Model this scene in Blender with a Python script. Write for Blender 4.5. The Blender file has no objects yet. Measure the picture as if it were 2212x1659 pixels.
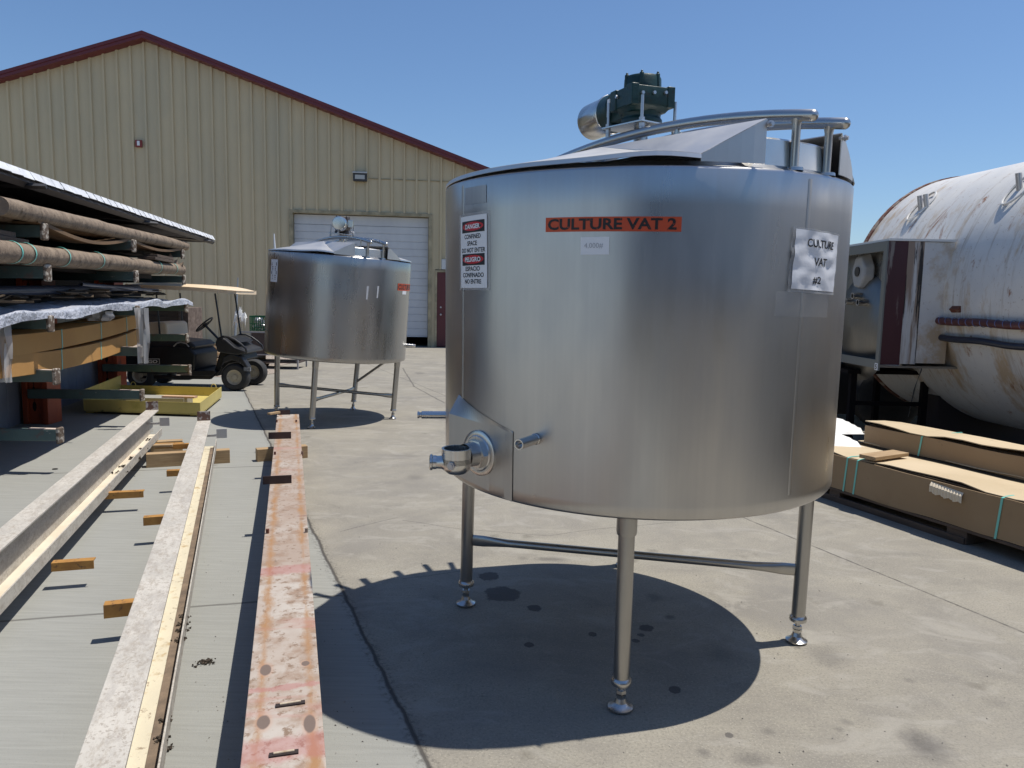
import bpy, math, random
from mathutils import Vector, Matrix, noise
R_ = math.radians
sc = bpy.context.scene
# ---------------------------------------------------------------- camera
F, PITCH, ROLL, CH = 1603.7, R_(6.49), R_(1.18), 1.5
W_, H_ = 2212.0, 1659.0
fwd = Vector((0, math.cos(PITCH), -math.sin(PITCH)))
rt0 = Vector((1, 0, 0)); up0 = rt0.cross(fwd)
rt = rt0*math.cos(ROLL) + up0*math.sin(ROLL)
up = -rt0*math.sin(ROLL) + up0*math.cos(ROLL)
CAM = Vector((0, 0, CH))
cd = bpy.data.cameras.new('camera'); cam = bpy.data.objects.new('camera', cd)
sc.collection.objects.link(cam); sc.camera = cam
m3 = Matrix((rt, up, -fwd)).transposed()
cam.matrix_world = Matrix.Translation(CAM) @ m3.to_4x4()
cd.sensor_width = 36; cd.lens = 36*F/W_; cd.clip_end = 2000; cd.clip_start = .05
# ---------------------------------------------------------------- world, sun
SUN = Vector((.338, .06, 1)).normalized()
elev = math.asin(SUN.z)
w = bpy.data.worlds.new('World'); sc.world = w; w.use_nodes = True
nt = w.node_tree; bg = nt.nodes['Background']
sky = nt.nodes.new('ShaderNodeTexSky'); sky.sky_type = 'NISHITA'; sky.sun_disc = False
sky.sun_elevation = elev; sky.sun_rotation = math.atan2(SUN.x, SUN.y)
sky.altitude = 200; sky.air_density = 1.1; sky.dust_density = .5; sky.ozone_density = 8.5
nt.links.new(sky.outputs[0], bg.inputs[0]); bg.inputs[1].default_value = .115
sd = bpy.data.lights.new('sun', 'SUN'); sd.energy = 4.9; sd.angle = R_(.5); sd.color = (1, .95, .87)
so = bpy.data.objects.new('sun', sd); sc.collection.objects.link(so)
so.rotation_euler = SUN.to_track_quat('Z', 'Y').to_euler()
sc.view_settings.view_transform = 'Standard'; sc.view_settings.look = 'None'
sc.view_settings.exposure = .05; sc.view_settings.gamma = 1
sc.render.engine = 'CYCLES'
random.seed(7)
# ---------------------------------------------------------------- pixel helpers (2212 x 1659 picture units)
def ray(x, y): return fwd*F + rt*(x-W_/2) - up*(y-H_/2)
def G(x, y, z=0.):
    d = ray(x, y); return CAM + d*((z-CH)/d.z)
def AY(x, y, Y):
    d = ray(x, y); return CAM + d*(Y/d.y)
def HP(p0, n, x, y):
    d = ray(x, y); return CAM + d*((p0-CAM).dot(n)/d.dot(n))
# ---------------------------------------------------------------- object helpers
C = sc.collection
def root(name, label, cat, loc=(0, 0, 0), group=None, rz=0, mat=None):
    o = bpy.data.objects.new(name, None); C.objects.link(o); o.empty_display_size = .1
    if mat is not None: o.matrix_world = mat
    else:
        o.location = loc; o.rotation_euler = (0, 0, rz)
        o.matrix_world = Matrix.Translation(Vector(loc)) @ Matrix.Rotation(rz, 4, 'Z')
    o['label'] = label; o['category'] = cat
    if group: o['group'] = group
    return o
def tag(o, label=None, cat=None, group=None, kind=None):
    if label: o['label'] = label
    if cat: o['category'] = cat
    if group: o['group'] = group
    if kind: o['kind'] = kind
    return o
class MB:
    def __init__(s): s.v = []; s.f = []; s.sm = []
    def add(s, vs, fs, smooth=False):
        o = len(s.v); s.v += [Vector(v) for v in vs]; s.f += [[i+o for i in f] for f in fs]; s.sm += [smooth]*len(fs); return s
    def box(s, c, d, rz=0, ax=None):
        hx, hy, hz = d[0]/2, d[1]/2, d[2]/2
        P = [Vector((x, y, z)) for x in (-hx, hx) for y in (-hy, hy) for z in (-hz, hz)]
        if ax is None: M = Matrix.Rotation(rz, 3, 'Z')
        else: M = ax
        return s.add([M @ p + Vector(c) for p in P], [(0,1,3,2),(4,6,7,5),(0,4,5,1),(2,3,7,6),(0,2,6,4),(1,5,7,3)])
    def bb(s, a, b):
        return s.box([(a[i]+b[i])/2 for i in range(3)], [abs(b[i]-a[i]) for i in range(3)])
    def hull8(s, bot, top):
        n = len(bot); fs = [list(range(n))[::-1], [n+i for i in range(n)]]
        fs += [[i, (i+1) % n, n+(i+1) % n, n+i] for i in range(n)]
        return s.add(list(bot)+list(top), fs)
    def tube(s, pts, r, n=12, cap=True, rs=None, flat=None):
        pts = [Vector(p) for p in pts]; N = len(pts); prev = None; vs = []
        for i, p in enumerate(pts):
            t = (pts[min(i+1, N-1)]-pts[max(i-1, 0)]).normalized()
            if prev is None:
                a = Vector((0, 0, 1)) if abs(t.z) < .9 else Vector((1, 0, 0))
                u = t.cross(a).normalized()
            else: u = (prev - t*prev.dot(t)).normalized()
            prev = u; v = t.cross(u); rr = rs[i] if rs else r
            fl = flat[i] if flat else (1, 1)
            for k in range(n):
                a = 2*math.pi*k/n; vs.append(p + u*math.cos(a)*rr*fl[0] + v*math.sin(a)*rr*fl[1])
        fs = [[i*n+k, i*n+(k+1) % n, (i+1)*n+(k+1) % n, (i+1)*n+k] for i in range(N-1) for k in range(n)]
        s.add(vs, fs, True)
        if cap: 
            o = len(s.v)-len(vs); s.f += [[o+k for k in range(n)][::-1], [o+(N-1)*n+k for k in range(n)]]; s.sm += [False, False]
        return s
    def cyl(s, a, b, r, n=16, r2=None, cap=True): return s.tube([a, b], r, n, cap, rs=[r, r if r2 is None else r2])
    def pipe(s, a, b, r, ri, n=20):       # hollow tube, open ends
        a = Vector(a); b = Vector(b); t = (b-a).normalized()
        e = Vector((0, 0, 1)) if abs(t.z) < .9 else Vector((1, 0, 0)); u = t.cross(e).normalized(); v = t.cross(u)
        vs = []
        for p, rr in ((a, r), (b, r), (b, ri), (a, ri)):
            for k in range(n):
                an = 2*math.pi*k/n; vs.append(p+(u*math.cos(an)+v*math.sin(an))*rr)
        fs = [[i*n+k, i*n+(k+1) % n, ((i+1) % 4)*n+(k+1) % n, ((i+1) % 4)*n+k] for i in range(4) for k in range(n)]
        return s.add(vs, fs, True)
    def lathe(s, prof, n=32, c=(0, 0, 0), M=None, a0=0, a1=2*math.pi):
        full = abs(a1-a0-2*math.pi) < 1e-6; m = n if full else n+1; vs = []; c = Vector(c)
        for r, z in prof:
            for k in range(m):
                a = a0+(a1-a0)*k/n; p = Vector((r*math.cos(a), r*math.sin(a), z))
                vs.append((M @ p if M else p)+c)
        fs = [[i*m+k, i*m+(k+1) % m, (i+1)*m+(k+1) % m, (i+1)*m+k] for i in range(len(prof)-1) for k in range(n)]
        return s.add(vs, fs, True)
    def xf(s, M): s.v = [M @ v for v in s.v]; return s
    def build(s, name, m, par=None, bevel=0, world=False, solid=0, seg=2, sharp=True):
        me = bpy.data.meshes.new(name)
        vs = s.v
        if world and par is not None:
            inv = par.matrix_world.inverted(); 
            q = par
            vs = [inv @ v for v in vs]
        me.from_pydata([tuple(v) for v in vs], [], s.f)
        for i, p in enumerate(me.polygons): p.use_smooth = s.sm[i]
        me.materials.append(m); me.update()
        if any(s.sm) and sharp:
            try: me.set_sharp_from_angle(angle=R_(40))
            except Exception: pass
        o = bpy.data.objects.new(name, me); C.objects.link(o)
        if par is not None:
            o.parent = par; o.matrix_world = par.matrix_world.copy()
        if solid:
            md = o.modifiers.new('solidify', 'SOLIDIFY'); md.thickness = solid; md.offset = 0
        if bevel:
            md = o.modifiers.new('bevel', 'BEVEL'); md.width = bevel; md.segments = seg; md.limit_method = 'ANGLE'; md.angle_limit = R_(35)
        return o
def frame(o, x, y=None, z=(0, 0, 1)):
    """Matrix with origin o, x axis horizontal along x, z up"""
    x = Vector(x).normalized(); z = Vector(z).normalized(); y = z.cross(x).normalized(); x = y.cross(z)
    M = Matrix((x, y, z)).transposed().to_4x4(); M.translation = Vector(o); return M
# ---------------------------------------------------------------- materials
def M_(name, col, rough=.6, metal=0, col2=None, ns=4, nd=6, rmp=(.35, .65), spots=None, bump=0, bs=30, scale=(1, 1, 1), rvar=0, coord='Object', extra=None, aniso=0, spec=.5, emis=None, alpha=1):
    m = bpy.data.materials.new(name); m.use_nodes = True; t = m.node_tree; N = t.nodes; L = t.links; b = N['Principled BSDF']
    b.inputs['Base Color'].default_value = (*col, 1); b.inputs['Roughness'].default_value = rough; b.inputs['Metallic'].default_value = metal
    b.inputs['Specular IOR Level'].default_value = spec
    tc = N.new('ShaderNodeTexCoord'); mp = N.new('ShaderNodeMapping'); mp.inputs['Scale'].default_value = scale
    L.new(tc.outputs[coord], mp.inputs[0]); V = mp.outputs[0]
    def nz(s, d=6, r=.6, vec=None, dist=0):
        n = N.new('ShaderNodeTexNoise'); n.inputs['Scale'].default_value = s; n.inputs['Detail'].default_value = d; n.inputs['Roughness'].default_value = r
        n.inputs['Distortion'].default_value = dist
        L.new(vec or V, n.inputs['Vector']); return n.outputs['Fac']
    def ramp(x, a, c, ca=(0, 0, 0), cb=(1, 1, 1)):
        r = N.new('ShaderNodeValToRGB'); r.color_ramp.elements[0].position = a; r.color_ramp.elements[1].position = c
        r.color_ramp.elements[0].color = (*ca, 1); r.color_ramp.elements[1].color = (*cb, 1); L.new(x, r.inputs[0]); return r.outputs[0]
    def mix(f, a, c, bt='MIX'):
        x = N.new('ShaderNodeMix'); x.data_type = 'RGBA'; x.blend_type = bt
        for i, q in ((0, f), (6, a), (7, c)):
            if isinstance(q, (int, float)): x.inputs[i].default_value = q
            elif isinstance(q, tuple): x.inputs[i].default_value = (*q, 1)
            else: L.new(q, x.inputs[i])
        return x.outputs[2]
    m['_'] = 0
    cur = (col if col2 is None else mix(ramp(nz(ns, nd), *rmp), col, col2))
    if spots:
        for sp in spots:   # (scale, lo, hi, colour)
            cur = mix(ramp(nz(sp[0], 5, .65), sp[1], sp[2]), cur, sp[3])
    if extra: cur = extra(N, L, V, nz, ramp, mix, cur, tc)
    if not isinstance(cur, tuple): L.new(cur, b.inputs['Base Color'])
    if rvar:
        mr = N.new('ShaderNodeMapRange'); mr.inputs[3].default_value = max(0, rough-rvar); mr.inputs[4].default_value = min(1, rough+rvar)
        L.new(nz(6, 4), mr.inputs[0]); L.new(mr.outputs[0], b.inputs['Roughness'])
    if bump:
        bp = N.new('ShaderNodeBump'); bp.inputs['Strength'].default_value = 1; bp.inputs['Distance'].default_value = bump
        L.new(nz(bs, 5), bp.inputs['Height']); L.new(bp.outputs[0], b.inputs['Normal'])
    if alpha < 1: b.inputs['Alpha'].default_value = alpha
    del m['_']
    return m
def steel(name, col, rough, streak=.5, vert=True, wav=.0035, aniso=.35, dirt=.10, rv=.015):
    """brushed stainless steel; grain runs vertically in object space"""
    m = bpy.data.materials.new(name); m.use_nodes = True; t = m.node_tree; N = t.nodes; L = t.links; b = N['Principled BSDF']
    b.inputs['Metallic'].default_value = 1
    tc = N.new('ShaderNodeTexCoord')
    mp = N.new('ShaderNodeMapping'); mp.inputs['Scale'].default_value = (60, 60, .22) if vert else (8, 8, 8); L.new(tc.outputs['Object'], mp.inputs[0])
    n1 = N.new('ShaderNodeTexNoise'); n1.inputs['Scale'].default_value = 1; n1.inputs['Detail'].default_value = 2; L.new(mp.outputs[0], n1.inputs['Vector'])
    n2 = N.new('ShaderNodeTexNoise'); n2.inputs['Scale'].default_value = 2.2; n2.inputs['Detail'].default_value = 4; n2.inputs['Roughness'].default_value = .6; mp2 = N.new('ShaderNodeMapping'); mp2.inputs['Scale'].default_value = (2.5, 2.5, .7); L.new(tc.outputs['Object'], mp2.inputs[0]); L.new(mp2.outputs[0], n2.inputs['Vector'])
    n3 = N.new('ShaderNodeTexNoise'); n3.inputs['Scale'].default_value = 1.4; n3.inputs['Detail'].default_value = 1; L.new(tc.outputs['Object'], n3.inputs['Vector'])
    def mx(f, a, c):
        x = N.new('ShaderNodeMix'); x.data_type = 'RGBA'
        for i, q in ((0, f), (6, a), (7, c)):
            if isinstance(q, (int, float)): x.inputs[i].default_value = q
            elif isinstance(q, tuple): x.inputs[i].default_value = (*q, 1)
            else: L.new(q, x.inputs[i])
        return x.outputs[2]
    def mr(x, a, c, lo=0, hi=1):
        q = N.new('ShaderNodeMapRange'); q.inputs[1].default_value = lo; q.inputs[2].default_value = hi; q.inputs[3].default_value = a; q.inputs[4].default_value = c
        L.new(x, q.inputs[0]); return q.outputs[0]
    c1 = mx(mr(n1.outputs['Fac'], 0, streak, .3, .7), col, tuple(c*.86 for c in col))
    c2 = mx(mr(n2.outputs['Fac'], 0, dirt, .45, .75), c1, tuple(c*.72 for c in col))
    L.new(c2, b.inputs['Base Color'])
    ma = N.new('ShaderNodeMath'); ma.operation = 'ADD'
    L.new(mr(n1.outputs['Fac'], rough-rv, rough+rv, .2, .8), ma.inputs[0]); L.new(mr(n2.outputs['Fac'], -.04, .06, .3, .7), ma.inputs[1])
    L.new(ma.outputs[0], b.inputs['Roughness'])
    if aniso:
        b.inputs['Anisotropic'].default_value = aniso
        tg = N.new('ShaderNodeTangent'); tg.direction_type = 'RADIAL'; tg.axis = 'Z'; L.new(tg.outputs[0], b.inputs['Tangent'])
        b.inputs['Anisotropic Rotation'].default_value = .25
    ad = N.new('ShaderNodeMath'); ad.operation = 'MULTIPLY_ADD'; ad.inputs[1].default_value = .0012
    L.new(n1.outputs['Fac'], ad.inputs[0]); L.new(n3.outputs['Fac'], ad.inputs[2])
    bp = N.new('ShaderNodeBump'); bp.inputs['Strength'].default_value = 1; bp.inputs['Distance'].default_value = wav*4
    L.new(n3.outputs['Fac'], bp.inputs['Height']); L.new(bp.outputs[0], b.inputs['Normal'])
    return m
ST = steel('stainless_body', (.54, .53, .515), .31, wav=.005, streak=.25, dirt=.30)
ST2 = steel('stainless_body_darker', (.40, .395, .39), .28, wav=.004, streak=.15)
STLID = steel('stainless_lid', (.70, .68, .65), .46, vert=False, aniso=0, wav=.001)
STP = steel('stainless_pipe', (.55, .54, .52), .27, vert=False, aniso=0, wav=.0004)
STB = steel('stainless_bright', (.66, .65, .63), .24, vert=False, aniso=0, wav=.0006)
STL = steel('stainless_leg', (.46, .45, .43), .33, vert=True, aniso=0, wav=.0003, dirt=.6)
WHT = M_('white_paper', (.72, .73, .76), .45, bump=.002, bs=14)
WHT2 = M_('white_label', (.75, .76, .78), .4)
BLK = M_('black_print', (.012, .012, .014), .5)
WORN = M_('worn_black_print', (.014, .012, .012), .5, spots=[(90, .60, .66, (.45, .07, .02))])
ORG = M_('orange_label', (.56, .075, .02), .5, col2=(.48, .06, .018))
RED = M_('red_print', (.50, .02, .03), .4)
BLUE = M_('blue_print', (.02, .08, .35), .4)
GRN = M_('dark_green_casting', (.006, .040, .034), .42, col2=(.003, .022, .020), ns=9, spots=[(16, .62, .72, (.03, .02, .012))], bump=.003, bs=25)
BRN = M_('brown_casting', (.06, .045, .04), .55, col2=(.03, .02, .018), ns=14, bump=.003)
DRK = M_('black_void', (.004, .004, .004), .9)
CLEAR = M_('clear_tape', (.6, .62, .64), .15, alpha=.10)
DIRT = M_('dark_dirt', (.035, .028, .02), .95, col2=(.08, .06, .045), ns=40, bump=.01, bs=60)
TEAL = M_('teal_strapping', (.16, .52, .45), .35)
# painted metal etc.
TAN = M_('tan_siding', (.555, .455, .285), .5, col2=(.49, .41, .265), ns=1.2, spots=[(.8, .5, .8, (.47, .41, .28))], scale=(1, 1, .35))
TANT = M_('tan_trim', (.42, .35, .22), .5, col2=(.22, .19, .12))
MAR = M_('maroon_trim', (.135, .018, .022), .4, col2=(.11, .015, .02), ns=2)
MARD = M_('maroon_door', (.10, .02, .022), .5)
DOOR = M_('white_rollup_door', (.56, .57, .58), .45, col2=(.50, .51, .53), ns=2.5, scale=(1, 1, .5))
GRYW = M_('shed_siding', (.20, .23, .29), .55, col2=(.16, .185, .235), ns=2)
ROOFW = M_('white_roof_metal', (.72, .73, .75), .5, col2=(.55, .56, .58), ns=8)
DGREY = M_('dark_grey_steel', (.045, .043, .045), .5, col2=(.03, .03, .033), ns=8)
ORNG = M_('orange_rack_paint', (.42, .085, .03), .5, col2=(.33, .06, .022), ns=3, spots=[(6, .62, .75, (.08, .04, .03))], scale=(1, 1, .4))
ARMG = M_('green_arm_paint', (.10, .15, .14), .5, col2=(.075, .115, .11), ns=5, spots=[(9, .60, .66, (.13, .11, .095)), (25, .66, .7, (.35, .33, .3))])
WORNM = M_('worn_rusty_plate', (.12, .085, .06), .7, col2=(.42, .38, .32), ns=22, rmp=(.5, .56), bump=.004, bs=60)
YEL = M_('yellow_tray_paint', (.58, .47, .15), .5, col2=(.50, .40, .12), ns=2.5, spots=[(7, .63, .76, (.12, .11, .05)), (2.4, .60, .8, (.33, .28, .06))])
YCLIP = M_('yellow_clip_paint', (.42, .215, .05), .6, col2=(.32, .15, .035), ns=16, spots=[(22, .58, .66, (.10, .055, .03))])
WOOD = M_('lumber', (.41, .285, .155), .75, col2=(.29, .19, .10), ns=3, scale=(1.5, 18, 18), bump=.002, bs=8)
WOODD = M_('old_wood', (.12, .085, .06), .85, col2=(.07, .05, .038), ns=3, scale=(1, 12, 12), bump=.004, bs=10)
OSB = M_('strand_board', (.20, .15, .12), .8, col2=(.10, .07, .055), ns=14, bump=.003)
CARD = M_('cardboard', (.32, .225, .13), .8, col2=(.28, .19, .105), ns=1.5, spots=[(3, .60, .72, (.27, .18, .10)), (14, .64, .70, (.24, .165, .10))])
CARDL = M_('cardboard_lit_top', (.55, .44, .29), .8, col2=(.48, .38, .24), ns=2, spots=[(5, .6, .7, (.40, .30, .18))])  # paler copy for the lids, sunlight put into the colour
CARDO = M_('cardboard_orange', (.50, .27, .08), .8, col2=(.43, .22, .065), ns=1.2)
CARDT = M_('kraft_tube', (.27, .205, .145), .8, col2=(.17, .125, .088), ns=7, spots=[(5, .58, .66, (.10, .07, .045)), (22, .62, .66, (.09, .06, .04))], scale=(1, 1.8, 1), bump=.02, bs=11)
CARDD = M_('cardboard_edge', (.10, .07, .04), .9, col2=(.05, .035, .02), ns=60)
PLAS = M_('white_plastic_sheet', (.60, .62, .68), .3, col2=(.42, .45, .52), ns=9, bump=.05, bs=14)
FOAM = M_('white_foam_wrap', (.78, .77, .74), .6, col2=(.70, .69, .66), bump=.02, bs=6)
BPIP = M_('dark_pipe', (.05, .055, .075), .3)
CRT = M_('green_crate_plastic', (.02, .12, .05), .45)
RUBB = M_('tyre_rubber', (.022, .022, .023), .75, col2=(.04, .038, .035), ns=10)
RIM = M_('cream_rim', (.45, .40, .30), .5, spots=[(15, .6, .7, (.2, .15, .1))])
CART = M_('black_cart_plastic', (.007, .007, .008), .45, col2=(.014, .014, .015), ns=6, spots=[(8, .66, .75, (.03, .028, .025))])
CARTG = M_('grey_cart_cowl', (.03, .03, .033), .42, col2=(.018, .018, .02), ns=5)
BEIG = M_('beige_cart_roof', (.78, .62, .43), .45, col2=(.72, .56, .38), ns=2)
SEAT = M_('beige_seat', (.62, .52, .40), .6)
BLKM = M_('black_metal', (.012, .012, .014), .35)
def tank_extra(N, L, V, nz, ramp, mix, cur, tc):
    s = N.new('ShaderNodeMapping'); s.inputs['Scale'].default_value = (2.4, .8, .8); L.new(V, s.inputs[0])
    a = ramp(nz(1.3, 9, .72, s.outputs[0]), .54, .64); cur = mix(a, cur, (.47, .36, .24))
    a = ramp(nz(1.9, 9, .74, s.outputs[0], .6), .58, .65); cur = mix(a, cur, (.27, .12, .05))
    s2 = N.new('ShaderNodeMapping'); s2.inputs['Scale'].default_value = (14, 1, 1); L.new(V, s2.inputs[0])
    a = ramp(nz(1.2, 6, .7, s2.outputs[0]), .56, .70); cur = mix(a, cur, (.42, .37, .31))
    a = ramp(nz(30, 3, .6), .64, .70); cur = mix(a, cur, (.45, .41, .36))
    return cur
TANK = M_('white_tank_paint', (.66, .64, .60), .5, col2=(.58, .575, .56), ns=3, extra=tank_extra, bump=.003, bs=3)
RUST = M_('rust', (.14, .05, .03), .85, col2=(.30, .24, .19), ns=12, rmp=(.5, .6))
def strip_extra(N, L, V, nz, ramp, mix, cur, tc):
    a = ramp(nz(5, 8, .7), .56, .64); cur = mix(a, cur, (.11, .02, .025))
    a = ramp(nz(8, 8, .7, None, .3), .60, .64); cur = mix(a, cur, (.02, .016, .013))
    return cur
MPNL = M_('maroon_streaked_panel', (.065, .018, .022), .5, col2=(.055, .015, .018), ns=3, spots=[(4, .57, .64, (.20, .17, .15))], scale=(3, 3, .35))
WPNL = M_('white_streaked_panel', (.60, .585, .55), .5, col2=(.5, .5, .5), ns=4, spots=[(3, .44, .56, (.27, .20, .15)), (3.2, .53, .56, (.025, .02, .017))], scale=(5, 5, .35))
COND = M_('maroon_conduit', (.10, .03, .028), .5, col2=(.07, .02, .02))
NAVY = M_('dark_blue_hose', (.02, .024, .04), .35)
CHROM = M_('light_grey_metal', (.5, .5, .52), .3, metal=.8)

def beam_extra(N, L, V, nz, ramp, mix, cur, tc):
    # speckled chips of dirt
    sb = N.new('ShaderNodeMapping'); sb.inputs['Scale'].default_value = (.45, 1, 1); L.new(V, sb.inputs[0])
    a = ramp(nz(30, 9, .8, sb.outputs[0]), .50, .64); cur = mix(a, cur, (.33, .28, .22))
    a = ramp(nz(11, 9, .85, sb.outputs[0]), .48, .66); cur = mix(a, cur, (.36, .33, .29))
    a = ramp(nz(70, 4, .7), .54, .62); cur = mix(a, cur, (.34, .30, .25))
    a = ramp(nz(7, 6, .7), .70, .735); cur = mix(a, cur, (.16, .06, .045))
    return cur
BEAMW = M_('dirty_white_beam_paint', (.54, .50, .435), .6, col2=(.46, .43, .375), ns=2.5, extra=beam_extra, bump=.0015, bs=40)
BEAMV = M_('cream_lower_flange', (.62, .56, .42), .6, col2=(.55, .50, .38), ns=5, spots=[(14, .56, .66, (.44, .34, .20)), (40, .60, .66, (.30, .24, .17))], bump=.001, bs=40)
def trough_extra(N, L, V, nz, ramp, mix, cur, tc):
    sx = N.new('ShaderNodeSeparateXYZ'); L.new(tc.outputs['Object'], sx.inputs[0])
    ad = N.new('ShaderNodeMath'); ad.operation = 'MULTIPLY_ADD'; ad.inputs[1].default_value = .14; L.new(nz(9, 8, .75), ad.inputs[0]); L.new(sx.outputs[1], ad.inputs[2])
    a = ramp(ad.outputs[0], .092, .062) if False else None
    mr = N.new('ShaderNodeMapRange'); mr.inputs[1].default_value = .085; mr.inputs[2].default_value = .125; L.new(ad.outputs[0], mr.inputs[0])
    # rust stripe near the web side (local y small = towards lip)
    return mix(mr.outputs[0], cur, (.36, .23, .13))
BEAMT = M_('rusty_trough', (.66, .60, .48), .6, col2=(.58, .50, .38), ns=4, spots=[(1.3, .55, .75, (.50, .38, .28))], extra=trough_extra, bump=.001, bs=40)
def pink_extra(N, L, V, nz, ramp, mix, cur, tc):
    sx = N.new('ShaderNodeSeparateXYZ'); L.new(tc.outputs['Object'], sx.inputs[0])
    def mth(op, a, b=None, c=None):
        x = N.new('ShaderNodeMath'); x.operation = op
        for i, q in enumerate((a, b, c)):
            if q is None: continue
            if isinstance(q, (int, float)): x.inputs[i].default_value = q
            else: L.new(q, x.inputs[i])
        return x.outputs[0]
    y = sx.outputs[1]
    # edge rust: |y| around .065
    smq = N.new('ShaderNodeMapping'); smq.inputs['Scale'].default_value = (.45, 1, 1); L.new(V, smq.inputs[0]); smp = smq.outputs[0]
    e = mth('ABSOLUTE', mth('SUBTRACT', mth('ABSOLUTE', mth('ADD', y, .004)), .070))
    e = mth('ADD', e, mth('MULTIPLY', nz(9, 8, .75, smp), .13))
    mr = N.new('ShaderNodeMapRange'); mr.inputs[1].default_value = .086; mr.inputs[2].default_value = .058; L.new(e, mr.inputs[0])
    cur = mix(mr.outputs[0], cur, (.33, .18, .08))
    for xa, xb in PBANDS:
        m1 = N.new('ShaderNodeMapRange'); m1.inputs[1].default_value = (xb-xa)*.62; m1.inputs[2].default_value = (xb-xa)*.36; L.new(mth('ADD', mth('ABSOLUTE', mth('SUBTRACT', sx.outputs[0], (xa+xb)/2)), mth('MULTIPLY', mth('SUBTRACT', nz(12, 6, .7), .5), .10)), m1.inputs[0])
        cur = mix(mth('MULTIPLY', m1.outputs[0], .5), cur, (.36, .13, .12))
    s = N.new('ShaderNodeMapping'); s.inputs['Scale'].default_value = (1.0, .35, 1); L.new(V, s.inputs[0])
    a = ramp(nz(3.2, 4, .55, s.outputs[0], .5), .60, .70); cur = mix(a, cur, (.38, .19, .15))
    s2 = N.new('ShaderNodeMapping'); s2.inputs['Scale'].default_value = (22, 5, 1); s2.inputs['Location'].default_value = (3, 5, 0); L.new(V, s2.inputs[0])
    a = ramp(nz(.55, 5, .6, s2.outputs[0]), .70, .73); cur = mix(a, cur, (.17, .085, .07))
    # round burnt spots given by hand
    for (px, py, rx, ry) in PSPOTS:
        dx = mth('DIVIDE', mth('SUBTRACT', sx.outputs[0], px), rx); dy = mth('DIVIDE', mth('SUBTRACT', y, py), ry)
        d = mth('ADD', mth('SQRT', mth('ADD', mth('MULTIPLY', dx, dx), mth('MULTIPLY', dy, dy))), mth('MULTIPLY', nz(30, 3), .25))
        mr = N.new('ShaderNodeMapRange'); mr.inputs[1].default_value = 1.3; mr.inputs[2].default_value = 1.08; L.new(d, mr.inputs[0])
        mr2 = N.new('ShaderNodeMapRange'); mr2.inputs[1].default_value = 1.9; mr2.inputs[2].default_value = 1.1; L.new(d, mr2.inputs[0])
        cur = mix(mth('MULTIPLY', mr2.outputs[0], .45), cur, (.42, .22, .13))
        cur = mix(mr.outputs[0], cur, (.16, .115, .09))
    return cur
PSPOTS = []; PBANDS = []

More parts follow.
